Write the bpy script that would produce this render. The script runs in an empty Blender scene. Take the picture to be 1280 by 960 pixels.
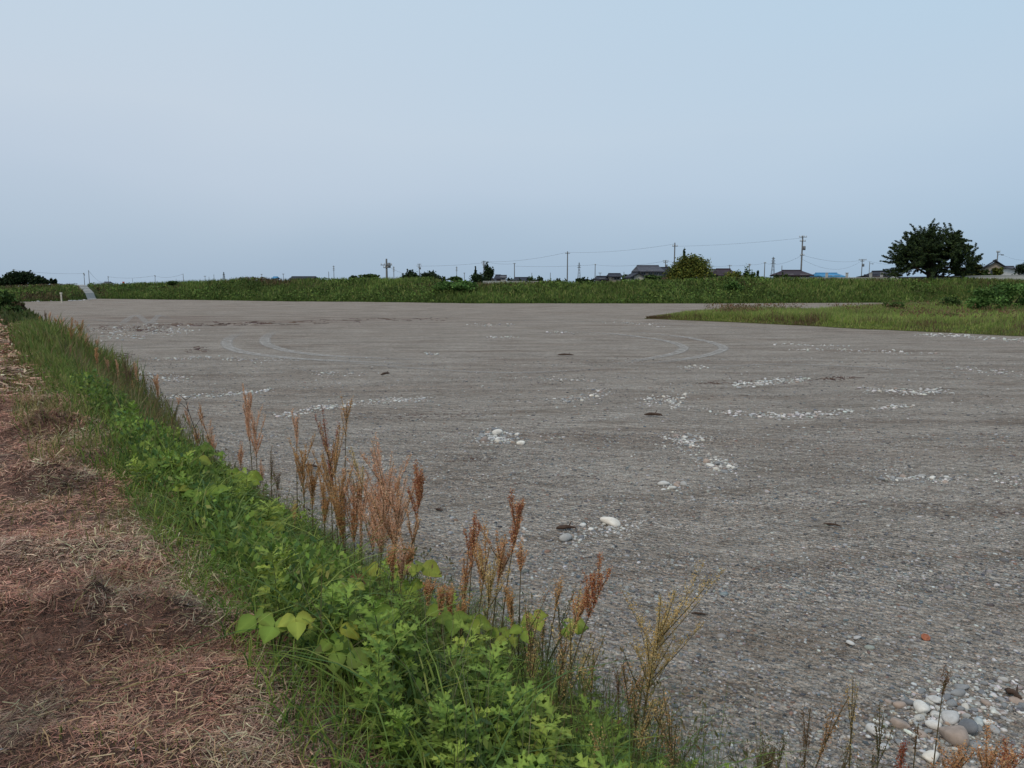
import bpy, math, random
import numpy as np
from mathutils import Vector
random.seed(7); RS = np.random.RandomState(11)
R = math.radians
S = bpy.context.scene
COL = S.collection

# ------------------------------------------------------------------ camera
F = 960.0; CAMZ = 2.6; HY = 350.0
PIT = math.atan((480-HY)/F)
cam = bpy.data.objects.new('camera', bpy.data.cameras.new('camera')); COL.objects.link(cam)
cam.location = (0, 0, CAMZ); cam.rotation_euler = (math.pi/2-PIT, 0, 0)
cam.data.sensor_width = 36; cam.data.lens = 36*F/1280
cam.data.clip_start = .05; cam.data.clip_end = 8000
S.camera = cam
# ------------------------------------------------------------------ world
SUN_EL, SUN_AZ = R(52), R(215)
w = bpy.data.worlds.new('World'); S.world = w; w.use_nodes = True
nt = w.node_tree; nt.nodes.clear()
def wn(t, **k):
    n = nt.nodes.new(t)
    for a, b in k.items(): setattr(n, a, b)
    return n
sky = wn('ShaderNodeTexSky', sky_type='NISHITA', sun_disc=False, sun_elevation=SUN_EL, sun_rotation=SUN_AZ,
         air_density=1.0, dust_density=4.0, ozone_density=1.5)
tc = wn('ShaderNodeTexCoord'); sep = wn('ShaderNodeSeparateXYZ')
nt.links.new(tc.outputs['Generated'], sep.inputs[0])
mp = wn('ShaderNodeMapping'); mp.inputs['Scale'].default_value = (1, 1, 3.2)
nt.links.new(tc.outputs['Generated'], mp.inputs[0])
nz = wn('ShaderNodeTexNoise'); nz.inputs['Scale'].default_value = 1.3; nz.inputs['Detail'].default_value = 3
nz.inputs['Roughness'].default_value = .5
nt.links.new(mp.outputs[0], nz.inputs['Vector'])
ma = wn('ShaderNodeMath', operation='MULTIPLY_ADD'); ma.inputs[1].default_value = .16; ma.inputs[2].default_value = -.08
nt.links.new(nz.outputs['Fac'], ma.inputs[0])
ad = wn('ShaderNodeMath', operation='ADD')
nt.links.new(sep.outputs['Z'], ad.inputs[0]); nt.links.new(ma.outputs[0], ad.inputs[1])
rp = wn('ShaderNodeValToRGB'); cr = rp.color_ramp
SKYC = [(0, (.425, .53, .675)), (.06, (.475, .575, .715)), (.13, (.565, .645, .775)), (.20, (.615, .69, .805)),
        (.34, (.60, .71, .84)), (.6, (.52, .64, .80)), (1, (.46, .58, .75))]
while len(cr.elements) < len(SKYC): cr.elements.new(.5)
for e, (p, c) in zip(cr.elements, SKYC): e.position = p; e.color = (*c, 1)
nt.links.new(ad.outputs[0], rp.inputs[0])
sc = wn('ShaderNodeVectorMath', operation='SCALE'); sc.inputs['Scale'].default_value = 10
mr = wn('ShaderNodeMapRange'); mr.inputs['From Min'].default_value = -.35; mr.inputs['From Max'].default_value = .65
nt.links.new(sep.outputs['X'], mr.inputs[0])
tn = wn('ShaderNodeMix', data_type='RGBA'); tn.inputs['A'].default_value = (.965, .995, .985, 1); tn.inputs['B'].default_value = (.84, .95, .985, 1)
nt.links.new(mr.outputs[0], tn.inputs['Factor'])
tm = wn('ShaderNodeVectorMath', operation='MULTIPLY'); nt.links.new(rp.outputs[0], tm.inputs[0]); nt.links.new(tn.outputs['Result'], tm.inputs[1])
nt.links.new(tm.outputs[0], sc.inputs[0])
mx = wn('ShaderNodeMix', data_type='RGBA'); mx.inputs['Factor'].default_value = .9
nt.links.new(sky.outputs[0], mx.inputs['A']); nt.links.new(sc.outputs[0], mx.inputs['B'])
bg = wn('ShaderNodeBackground'); bg.inputs['Strength'].default_value = .1
nt.links.new(mx.outputs['Result'], bg.inputs[0])
wo = wn('ShaderNodeOutputWorld'); nt.links.new(bg.outputs[0], wo.inputs[0])
# ------------------------------------------------------------------ sun
sl = bpy.data.lights.new('sun', 'SUN'); sl.energy = 1.5; sl.angle = R(12); sl.color = (1, .89, .74)
so = bpy.data.objects.new('sun', sl); COL.objects.link(so)
sd = Vector((math.sin(SUN_AZ)*math.cos(SUN_EL), math.cos(SUN_AZ)*math.cos(SUN_EL), math.sin(SUN_EL)))
so.rotation_euler = sd.to_track_quat('Z', 'Y').to_euler(); so.location = (0, 0, 60)
S.view_settings.view_transform = 'Standard'; S.view_settings.look = 'None'
S.view_settings.exposure = 0; S.view_settings.gamma = 1; S.view_settings.use_curve_mapping = False
S.render.engine = 'CYCLES'
S.cycles.max_bounces = 6; S.cycles.volume_bounces = 0; S.cycles.transparent_max_bounces = 8

# ------------------------------------------------------------------ helpers
FW = np.array((0, math.cos(PIT), -math.sin(PIT))); UP = np.array((0, math.sin(PIT), math.cos(PIT)))
def ray(px, py):
    return FW + np.array(((px-640)/F, 0, 0)) - UP*(py-480)/F
def at(px, py, z=0.0):
    d = ray(px, py); k = (z-CAMZ)/d[2]
    return d[0]*k, d[1]*k
def zat(y, D): return CAMZ + (HY-y)/F*D      # height at far distance
def xat(px, D): return (px-640)/F*D*math.cos(PIT) if D < 30 else (px-640)/F*D
U = np.array((-.565, .825)); N = np.array((.825, .565)); P0 = np.array((.84, 0.))
def st(x, y):
    dx, dy = np.asarray(x)-P0[0], np.asarray(y)-P0[1]
    return dx*U[0]+dy*U[1], dx*N[0]+dy*N[1]
def xy(s, t): return P0[0]+s*U[0]+t*N[0], P0[1]+s*U[1]+t*N[1]
def sm(a, b, x):
    k = np.clip((np.asarray(x, float)-a)/(b-a), 0, 1); return k*k*(3-2*k)
# value noise
def _h(ix, iy, sd):
    n = (ix*374761393 + iy*668265263 + sd*1274126177) & 0xffffffff
    n = ((n ^ (n >> 13))*1103515245) & 0xffffffff
    n = ((n ^ (n >> 15))*2246822519) & 0xffffffff
    return ((n ^ (n >> 13)) & 0xffff)/65535.
def vn(x, y, sc=1., sd=0, oc=3):
    x = np.asarray(x, float)/sc; y = np.asarray(y, float)/sc; o = 0; a = 1; tot = 0
    for k in range(oc):
        ix, iy = np.floor(x).astype(np.int64), np.floor(y).astype(np.int64); fx, fy = x-ix, y-iy
        fx = fx*fx*(3-2*fx); fy = fy*fy*(3-2*fy)
        o = o+a*((_h(ix, iy, sd+k)*(1-fx)+_h(ix+1, iy, sd+k)*fx)*(1-fy)+(_h(ix, iy+1, sd+k)*(1-fx)+_h(ix+1, iy+1, sd+k)*fx)*fy)
        tot += a; a *= .5; x = x*2+3.1; y = y*2+7.7
    return o/tot
def gh(x, y):   # gravel surface
    return .035*(vn(x, y, 2.2, 3, 3)-.5)+.05*(vn(x, y, 9, 5, 2)-.5)
MOUNDS = []     # (x, y, rx, ry, h) clippings windrows on the path
for px, py, hh, rx, ry in ((150, 800, .15, .62, .12), (30, 815, .12, .35, .14), (55, 612, .15, .42, .17), (70, 541, .14, .42, .2), (60, 506, .06, .5, .3),
                       (150, 690, .04, .3, .15), (20, 700, .05, .3, .2), (250, 860, .05, .25, .15), (120, 950, .04, .5, .1), (30, 455, .08, .5, .5), (120, 575, .04, .3, .2)):
    a, b = at(px, py, 1.0); MOUNDS.append((a, b, rx, ry, hh))
def ph(x, y):   # path / bank surface
    s, t = st(x, y)
    tt = t + .35*(vn(x, y, 1.7, 9, 2)-.5)
    z = 1.0 - 1.08*sm(.15, 2.15, tt)
    z = z + (.05*(vn(x, y, .35, 21, 3)-.5) + .09*(vn(x, y, 1.6, 22, 2)-.5))*sm(2.3, 1.6, t)
    for a, b, rx, ry, h in MOUNDS:
        z = z + h*1.25*np.exp(-((x-a)/rx)**2-((y-b)/ry)**2)*(.4+1.2*vn(x, y, .11, 33, 3))
    return z
CP = [-900, -400, 0, 60, 100, 115, 200, 260, 320, 420, 480, 540, 556, 600, 740, 800, 900, 1000, 1100, 1280, 1700, 2300]
CY = [356, 357, 359, 358, 358, 357.5, 354.5, 352, 349.8, 350.8, 349.4, 349.6, 354, 355.6, 354.2, 351.8, 349.8, 349.8, 350.3, 351, 351, 351]
BP = [-900, 0, 90, 125, 350, 600, 900, 1100, 1300, 2300]
BD = [104, 92, 96, 108, 96, 86.5, 87, 90, 91, 95]
def lev(r, wv):
    """levee: r=X/Y ratio, wv metres behind the toe"""
    px = 640+r*F; b = np.interp(px, BP, BD)+1.2*(vn(r*90, r*0, 3, 71, 2)-.5); yc = b+9
    zc = CAMZ-(np.interp(px, CP, CY)-HY)/F*yc-.18
    Y = b+wv; X = r*Y
    up = sm(-.5, 8.5, wv); dn = sm(12.5, 24, wv)
    k = np.where(wv < 1.2, .12*np.clip(wv/1.2, 0, 1)+up, up+.12*(1-sm(2, 8, wv)))
    z = zc*k*(1-dn)
    amp = sm(0, 2, wv)*(1-.75*sm(6.5, 9, wv))
    z = z+amp*(1.3*(vn(X, Y, 5.2, 41, 3)-.5)+.5*(vn(X, Y*1.4, .9, 44, 2)-.5))
    return X, Y, z-.06*(wv < .01)

def gz(y):   # the land falls very gently away behind the levee
    return -.35-np.maximum(np.asarray(y, float)-140, 0)*.0078
def rgb(c): return (*c, 1)
def mat(name, rough=.8, spec=.3):
    m = bpy.data.materials.new(name); m.use_nodes = True
    b = m.node_tree.nodes['Principled BSDF']
    b.inputs['Roughness'].default_value = rough; b.inputs['Specular IOR Level'].default_value = spec
    return m, m.node_tree, b
def nd(t, typ, **k):
    n = t.nodes.new(typ)
    for a, b in k.items():
        if a.startswith('i_'):
            n.inputs[a[2:].replace('_', ' ')].default_value = b
        else: setattr(n, a, b)
    return n
def ramp(t, stops, src, interp='LINEAR'):
    n = t.nodes.new('ShaderNodeValToRGB'); c = n.color_ramp; c.interpolation = interp
    while len(c.elements) < len(stops): c.elements.new(.5)
    for e, (p, q) in zip(c.elements, stops):
        e.position = p; e.color = (q, q, q, 1) if isinstance(q, (int, float)) else rgb(q)
    t.links.new(src, n.inputs[0]); return n.outputs[0]
def mix(t, f, a, b, mode='MIX'):
    n = t.nodes.new('ShaderNodeMix'); n.data_type = 'RGBA'; n.blend_type = mode
    for s, v in (('Factor', f), ('A', a), ('B', b)):
        if isinstance(v, (int, float)): n.inputs[s].default_value = v if s == 'Factor' else (v, v, v, 1)
        elif isinstance(v, tuple): n.inputs[s].default_value = rgb(v)
        else: t.links.new(v, n.inputs[s])
    return n.outputs['Result']
def pos(t, scale=(1, 1, 1), rot=(0, 0, 0)):
    g = t.nodes.new('ShaderNodeNewGeometry'); m = t.nodes.new('ShaderNodeMapping')
    m.inputs['Scale'].default_value = scale; m.inputs['Rotation'].default_value = rot
    t.links.new(g.outputs['Position'], m.inputs[0]); return m.outputs[0]
def noise(t, v, s, d=3, r=.5):
    n = nd(t, 'ShaderNodeTexNoise', i_Scale=s, i_Detail=d, i_Roughness=r); t.links.new(v, n.inputs['Vector']); return n.outputs['Fac']
def voro(t, v, s, out='Color', feat='F1'):
    n = nd(t, 'ShaderNodeTexVoronoi', i_Scale=s, feature=feat); t.links.new(v, n.inputs['Vector']); return n.outputs[out]
def bump(t, b, h, st_, dist, prev=None):
    n = nd(t, 'ShaderNodeBump', i_Strength=st_, i_Distance=dist); t.links.new(h, n.inputs['Height'])
    if prev: t.links.new(prev, n.inputs['Normal'])
    if b: t.links.new(n.outputs[0], b.inputs['Normal'])
    return n.outputs[0]
def colmat(name, rough=.7, spec=.25, trans=0., var=.25, vs=8):
    """plant material: the colour each blade or leaf has of its own, slight mottling, thin-leaf translucency"""
    m, t, b = mat(name, rough, spec)
    a = nd(t, 'ShaderNodeAttribute', attribute_name='Col')
    n = noise(t, pos(t), vs, 2)
    c = mix(t, 1., a.outputs['Color'], ramp(t, [(.3, 1-var), (.7, 1+var)], n), 'MULTIPLY')
    t.links.new(c, b.inputs['Base Color'])
    if trans:
        tr = nd(t, 'ShaderNodeBsdfTranslucent'); t.links.new(c, tr.inputs[0])
        ms = nd(t, 'ShaderNodeMixShader'); ms.inputs[0].default_value = trans
        t.links.new(b.outputs[0], ms.inputs[1]); t.links.new(tr.outputs[0], ms.inputs[2])
        t.links.new(ms.outputs[0], t.nodes['Material Output'].inputs[0])
    return m
def plain(name, c, rough=.7, spec=.3, var=.15, vs=3., bs=0):
    m, t, b = mat(name, rough, spec)
    p = pos(t); n = noise(t, p, vs, 4, .6)
    t.links.new(mix(t, 1., c, ramp(t, [(.3, 1-var), (.7, 1+var)], n), 'MULTIPLY'), b.inputs['Base Color'])
    if bs: bump(t, b, noise(t, p, vs*6, 3), .4, bs)
    return m

class MB:
    def __init__(s): s.V = []; s.C = []; s.F = {}; s.n = 0
    def add(s, V, F, C=(.5, .5, .5)):
        V = np.asarray(V, float).reshape(-1, 3)
        C = np.asarray(C, float)
        if C.ndim == 1: C = np.tile(C, (len(V), 1))
        for f in (F if isinstance(F, list) and isinstance(F[0], np.ndarray) else [F]):
            f = np.asarray(f, np.int64)
            if f.size: s.F.setdefault(f.shape[1], []).append(f+s.n)
        s.V.append(V); s.C.append(C); s.n += len(V)
    def mesh(s, name, m, smooth=False):
        me = bpy.data.meshes.new(name)
        V = np.concatenate(s.V); C = np.concatenate(s.C)
        ks = sorted(s.F); fs = [np.concatenate(s.F[k]) for k in ks]
        loops = np.concatenate([f.ravel() for f in fs]); cnt = np.concatenate([np.full(len(f), k) for k, f in zip(ks, fs)])
        me.vertices.add(len(V)); me.vertices.foreach_set('co', V.astype(np.float32).ravel())
        me.loops.add(len(loops)); me.loops.foreach_set('vertex_index', loops.astype(np.int32))
        me.polygons.add(len(cnt)); stt = np.concatenate(([0], np.cumsum(cnt)[:-1])).astype(np.int32)
        me.polygons.foreach_set('loop_start', stt)
        me.polygons.foreach_set('use_smooth', np.full(len(cnt), bool(smooth)))
        me.update(calc_edges=True)
        a = me.color_attributes.new('Col', 'FLOAT_COLOR', 'POINT')
        a.data.foreach_set('color', np.c_[C, np.ones(len(C))].astype(np.float32).ravel())
        me.materials.append(m); return me
    def build(s, name, m, parent=None, smooth=False):
        me = s.mesh(name, m, smooth)
        o = bpy.data.objects.new(name, me); COL.objects.link(o)
        if parent: o.parent = parent
        return o
def tag(o, label, cat, group=None):
    o['label'] = label; o['category'] = cat
    if group: o['group'] = group
    return o
def empty(name, loc, label, cat, group=None, rz=0):
    o = bpy.data.objects.new(name, None); COL.objects.link(o); o.location = loc; o.rotation_euler = (0, 0, rz)
    o.empty_display_size = .2
    return tag(o, label, cat, group)
def dup(root, loc, rz=0, scale=1, label=None, tilt=(0, 0)):
    c = root.copy(); COL.objects.link(c); c.location = loc; c.rotation_euler = (tilt[0], tilt[1], rz)
    c.scale = (scale,)*3 if isinstance(scale, (int, float)) else scale
    if label: c['label'] = label
    for ch in root.children:
        k = ch.copy(); COL.objects.link(k); k.parent = c
        for g in ch.children:
            q = g.copy(); COL.objects.link(q); q.parent = k
    return c
def box(mb, x0, x1, y0, y1, z0, z1, c=(.5, .5, .5)):
    V = [(x, y, z) for z in (z0, z1) for y in (y0, y1) for x in (x0, x1)]
    mb.add(V, [(0, 2, 3, 1), (4, 5, 7, 6), (0, 1, 5, 4), (1, 3, 7, 5), (3, 2, 6, 7), (2, 0, 4, 6)], c)
def tube(mb, P, rad, sides=5, c=(.5, .5, .5), cap=True):
    P = np.asarray(P, float); n = len(P); rad = np.broadcast_to(rad, (n,))
    T = np.gradient(P, axis=0); T /= np.linalg.norm(T, axis=1)[:, None]+1e-9
    ref = np.array((0, 0, 1.)) if abs(T[0][2]) < .9 else np.array((1., 0, 0))
    A = np.cross(T, ref); A /= np.linalg.norm(A, axis=1)[:, None]+1e-9; B = np.cross(T, A)
    th = np.arange(sides)*2*math.pi/sides
    V = P[:, None]+rad[:, None, None]*(np.cos(th)[None, :, None]*A[:, None]+np.sin(th)[None, :, None]*B[:, None])
    i = np.arange(n-1)[:, None]*sides; j = np.arange(sides)[None]; k = (j+1) % sides
    Fq = np.stack([i+j, i+k, i+sides+k, i+sides+j], -1).reshape(-1, 4)
    mb.add(V.reshape(-1, 3), Fq, c)
    if cap: mb.add(V[-1], np.arange(sides)[None], c)
def blades(mb, P, H, W, az, lean, col, seg=3, face=None, droop=0.):
    n = len(P); H = np.broadcast_to(H, n); W = np.broadcast_to(W, n); lean = np.broadcast_to(lean, n)
    d = np.stack([np.cos(az), np.sin(az), np.zeros(n)], 1)
    fa = RS.uniform(0, 2*math.pi, n) if face is None else face
    sd = np.stack([np.cos(fa), np.sin(fa), np.zeros(n)], 1)
    V = np.zeros((n, 2*seg+1, 3))
    for k in range(seg+1):
        tau = k/seg
        c = P + np.array((0, 0, 1.))*(H*(tau-lean*.45*tau**2-droop*tau**3))[:, None] + d*(H*lean*tau**2)[:, None]
        if k < seg:
            ww = W*(1-.85*tau**1.5)/2 if k else W*.35
            V[:, 2*k] = c-sd*ww[:, None]; V[:, 2*k+1] = c+sd*ww[:, None]
        else: V[:, 2*seg] = c
    b = (np.arange(n)*(2*seg+1))[:, None]
    q = np.concatenate([b+np.array([[2*k, 2*k+1, 2*k+3, 2*k+2]]) for k in range(seg-1)]) if seg > 1 else np.zeros((0, 4), int)
    tr = b+np.array([[2*seg-2, 2*seg-1, 2*seg]])
    mb.add(V.reshape(-1, 3), [q, tr], np.repeat(col, 2*seg+1, 0))
def quads(mb, P, size, col, flat=0., asp=1.5, up=0.):
    """small leaf faces, a rhombus each, random attitude"""
    n = len(P); size = np.broadcast_to(size, n)
    a = RS.normal(size=(n, 3)); a[:, 2] = a[:, 2]*(1-flat)+up; a /= np.linalg.norm(a, axis=1)[:, None]
    b = RS.normal(size=(n, 3)); b[:, 2] *= (1-flat); b -= a*(a*b).sum(1)[:, None]; b /= np.linalg.norm(b, axis=1)[:, None]+1e-9
    s = size[:, None]
    V = np.stack([P-a*s*asp/2, P-b*s/2+a*s*.1, P+a*s*asp/2, P+b*s/2+a*s*.1], 1)
    mb.add(V.reshape(-1, 3), (np.arange(n)*4)[:, None]+np.array([[0, 1, 2, 3]]), np.repeat(col, 4, 0))
def pal(n, cols, wts=None, jit=.18):
    cols = np.array(cols, float); i = RS.choice(len(cols), n, p=None if wts is None else np.array(wts)/sum(wts))
    j = RS.randint(0, len(cols), n); k = RS.uniform(0, .35, n)[:, None]
    c = cols[i]*(1-k)+cols[j]*k
    return c*RS.uniform(1-jit, 1+jit, (n, 1))*RS.uniform(.95, 1.05, (n, 3))
def grid(X, Y, Z):
    n, m = X.shape; i = np.arange(n-1)[:, None]*m+np.arange(m-1)[None]
    return np.stack([X, Y, Z], -1).reshape(-1, 3), np.stack([i, i+1, i+m+1, i+m], -1).reshape(-1, 4)
def struct(o): o['kind'] = 'structure'; return o
def stuff(o, label, cat): o['kind'] = 'stuff'; return tag(o, label, cat)

# ------------------------------------------------------------------ materials
def gravel_mat():
    m, t, b = mat('gravel', .85, .25)
    p = pos(t)
    # slightly warped coordinates so the pebbles are not regular
    c1 = voro(t, p, 46); c2 = voro(t, p, 17); c3 = voro(t, p, 95)
    def sepc(c, i=0):
        s = nd(t, 'ShaderNodeSeparateColor'); t.links.new(c, s.inputs[0]); return s.outputs[i]
    GR = [(0, (.060, .062, .068)), (.16, (.13, .126, .123)), (.40, (.228, .215, .198)), (.66, (.30, .285, .262)), (.86, (.38, .366, .345)), (.95, (.56, .55, .53)), (1, (.62, .61, .59))]
    a = ramp(t, GR, sepc(c1)); a2 = ramp(t, GR, sepc(c3, 1))
    hue = ramp(t, [(0, (1.16, .98, .88)), (.3, (1, 1, 1)), (.7, (.98, 1.0, 1.0)), (1, (.86, .97, 1.08))], sepc(c1, 2))
    base = mix(t, ramp(t, [(.4, 0.), (.6, 1.)], noise(t, p, 14, 2)), a, a2)
    base = mix(t, 1., base, hue, 'MULTIPLY')
    big = mix(t, ramp(t, [(.83, 0.), (.86, 1.)], sepc(c2)), base, mix(t, .35, ramp(t, [(0, (.2, .2, .2)), (1, (.46, .45, .43))], sepc(c2, 1)), base))
    # fines (sand) between the stones in uneven patches
    sand = mix(t, noise(t, p, 160, 2), (.20, .188, .17), (.325, .305, .28))
    fm = ramp(t, [(.38, .18), (.62, .80)], noise(t, pos(t, (.5, 1.2, 1), (0, 0, .2)), 1.1, 5, .62))
    base = mix(t, fm, big, mix(t, .30, sand, base))
    # the far part was graded smooth and dusty
    s = nd(t, 'ShaderNodeSeparateXYZ'); t.links.new(pos(t), s.inputs[0])
    far = ramp(t, [(0, 0.), (1, 1.)], (lambda mr: (t.links.new(s.outputs['Y'], mr.inputs[0]), mr.outputs[0])[1])(nd(t, 'ShaderNodeMapRange', i_From_Min=9., i_From_Max=70.)))
    base = mix(t, mix(t, .75, 0., far), base, mix(t, noise(t, pos(t, (.08, .5, 1)), 2.0, 6, .75), (.20, .18, .16), (.36, .328, .30)))
    # brownish damp bands and scraped streaks
    st1 = ramp(t, [(.50, 0.), (.66, .75)], noise(t, pos(t, (.12, .55, 1), (0, 0, .12)), 1.0, 6, .65))
    base = mix(t, st1, base, mix(t, 1., base, (.74, .67, .62), 'MULTIPLY'))
    st2 = ramp(t, [(.58, 0.), (.70, .55)], noise(t, pos(t, (.3, .16, 1), (0, 0, -.5)), 2.2, 6, .7))
    base = mix(t, st2, base, mix(t, 1., base, (1.18, 1.18, 1.17), 'MULTIPLY'))
    # brown silt band before the levee
    yb = nd(t, 'ShaderNodeMapRange', i_From_Min=40., i_From_Max=62.); t.links.new(s.outputs['Y'], yb.inputs[0])
    xb = nd(t, 'ShaderNodeMapRange', i_From_Min=4., i_From_Max=-14.); t.links.new(s.outputs['X'], xb.inputs[0])
    band = mix(t, 1., ramp(t, [(0, 0.), (.35, 1.), (.6, 1.), (1, 0.)], yb.outputs[0]), xb.outputs[0], 'MULTIPLY')
    band = mix(t, 1., band, ramp(t, [(.44, 0.), (.58, .85)], noise(t, pos(t, (.09, .5, 1)), 1.1, 6, .7)), 'MULTIPLY')
    base = mix(t, mix(t, .7, 0., band), base, (.155, .11, .088))
    mot = noise(t, pos(t, (.7, 1.4, 1), (0, 0, -.3)), 6.5, 6, .78)
    base = mix(t, 1., base, ramp(t, [(.34, (.50, .47, .44)), (.45, (.92, .90, .88)), (.55, (1.04, 1.04, 1.04)), (.68, (1.34, 1.33, 1.31))], mot), 'MULTIPLY')
    mo2 = noise(t, pos(t, (.25, .9, 1), (0, 0, -.12)), 1.6, 5, .7)
    base = mix(t, 1., base, ramp(t, [(.34, (.72, .675, .63)), (.5, (1, 1, 1)), (.64, (1.2, 1.2, 1.2))], mo2), 'MULTIPLY')
    base = mix(t, 1., base, (1.19, 1.08, .97), 'MULTIPLY')
    # tread marks of the grader
    wv = nd(t, 'ShaderNodeTexWave', i_Scale=2.6, i_Distortion=3.0, i_Detail=2.); t.links.new(pos(t, (1, 1, 1), (0, 0, R(62))), wv.inputs[0])
    base = mix(t, .22, base, mix(t, 1., base, ramp(t, [(0, .55), (.5, 1.0), (1, 1.25)], wv.outputs['Fac']), 'MULTIPLY'))
    wd = nd(t, 'ShaderNodeTexWave', i_Scale=4.6, i_Distortion=5.0, i_Detail=3.); wd.inputs['Detail Scale'].default_value = 2.5
    t.links.new(pos(t, (1, 1, 1), (0, 0, R(-57))), wd.inputs[0])
    wdm = mix(t, .8, base, mix(t, 1., base, ramp(t, [(0, .5), (.4, 1.0), (1, 1.18)], wd.outputs['Fac']), 'MULTIPLY'))
    base = mix(t, ramp(t, [(.35, .15), (.6, 1.)], noise(t, pos(t), .35, 3)), base, wdm)
    w3 = nd(t, 'ShaderNodeTexWave', i_Scale=1.3, i_Distortion=4.0, i_Detail=3.); t.links.new(pos(t, (1, 1, 1), (0, 0, R(-66))), w3.inputs[0])
    base = mix(t, .45, base, mix(t, 1., base, ramp(t, [(0, .68), (.4, 1.0), (1, 1.12)], w3.outputs['Fac']), 'MULTIPLY'))
    t.links.new(base, b.inputs['Base Color'])
    d1 = voro(t, p, 46, 'Distance'); d2 = voro(t, p, 17, 'Distance')
    n1 = bump(t, None, ramp(t, [(0, 1.), (.8, 0.)], d1), .9, .014)
    n2 = bump(t, None, ramp(t, [(0, 1.), (.6, 0.)], d2), .45, .02, n1)
    n3 = bump(t, None, wd.outputs['Fac'], .5, .03, n2)
    bump(t, b, noise(t, p, 5, 6, .7), .7, .06, n3)
    return m
def track_mat():
    m, t, b = mat('tyre_track', .9, .2)
    p = pos(t)
    c = mix(t, noise(t, p, 40, 3, .7), (.32, .295, .265), (.50, .465, .425))
    t.links.new(c, b.inputs['Base Color'])
    a = nd(t, 'ShaderNodeAttribute', attribute_name='Col')
    al = nd(t, 'ShaderNodeMath', operation='MULTIPLY')
    t.links.new(a.outputs['Fac'], al.inputs[0]); t.links.new(ramp(t, [(.34, .15), (.6, 1.)], noise(t, pos(t, (1, 1, 1)), 3.5, 6, .75)), al.inputs[1])
    t.links.new(al.outputs[0], b.inputs['Alpha']); bump(t, b, noise(t, p, 30, 3), .5, .02)
    return m
def dirt_mat():
    m, t, b = mat('path_soil', .95, .1)
    p = pos(t)
    c = mix(t, ramp(t, [(.35, 0.), (.65, 1.)], noise(t, p, 4, 6, .7)), (.11, .062, .048), (.29, .17, .13))
    c = mix(t, ramp(t, [(.45, 0.), (.7, .7)], noise(t, p, 60, 4, .7)), c, (.19, .135, .10))
    t.links.new(c, b.inputs['Base Color'])
    bump(t, b, noise(t, p, 50, 5, .75), 1., .03)
    return m
def turf_mat(name='turf', c0=(.016, .026, .009), c1=(.045, .072, .02), c2=(.10, .085, .045)):
    m, t, b = mat(name, .95, .05)
    p = pos(t)
    c = mix(t, ramp(t, [(.35, 0.), (.65, 1.)], noise(t, p, .8, 6, .7)), c0, c1)
    c = mix(t, ramp(t, [(.55, 0.), (.75, .8)], noise(t, p, .13, 4, .6)), c, c2)
    t.links.new(c, b.inputs['Base Color']); bump(t, b, noise(t, p, 3, 5, .7), 1., .2)
    return m
def conc_mat(name, c=(.42, .41, .39)):
    m, t, b = mat(name, .9, .2)
    p = pos(t)
    q = mix(t, ramp(t, [(.4, 0.), (.75, .6)], noise(t, pos(t, (1, 1, .2)), 1.2, 6, .7)), c, tuple(k*.55 for k in c))
    t.links.new(q, b.inputs['Base Color']); bump(t, b, noise(t, p, 12, 4), .3, .02)
    return m
def roof_mat(name, c):
    m, t, b = mat(name, .75, .2)
    p = pos(t)
    wv = nd(t, 'ShaderNodeTexWave', i_Scale=1.1, i_Distortion=.3); t.links.new(p, wv.inputs[0])
    q = mix(t, 1., c, ramp(t, [(0, .75), (1, 1.2)], wv.outputs['Fac']), 'MULTIPLY')
    q = mix(t, ramp(t, [(.45, 0.), (.7, .5)], noise(t, p, .7, 4, .6)), q, tuple(min(1, k*1.7) for k in c))
    t.links.new(q, b.inputs['Base Color']); bump(t, b, wv.outputs['Fac'], .6, .05)
    return m
def stone_mat(name, c):
    m, t, b = mat(name, .75, .3)
    o = nd(t, 'ShaderNodeObjectInfo'); p = pos(t)
    q = mix(t, 1., c, ramp(t, [(0, (.72, .72, .74)), (.4, (.95, .94, .92)), (.8, (1.12, 1.1, 1.06)), (1, (1.2, 1.12, 1.02))], o.outputs['Random']), 'MULTIPLY')
    q = mix(t, 1., q, ramp(t, [(.3, .78), (.7, 1.12)], noise(t, p, 22, 5, .65)), 'MULTIPLY')
    t.links.new(q, b.inputs['Base Color']); bump(t, b, noise(t, p, 60, 4, .6), .35, .006)
    return m
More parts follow.
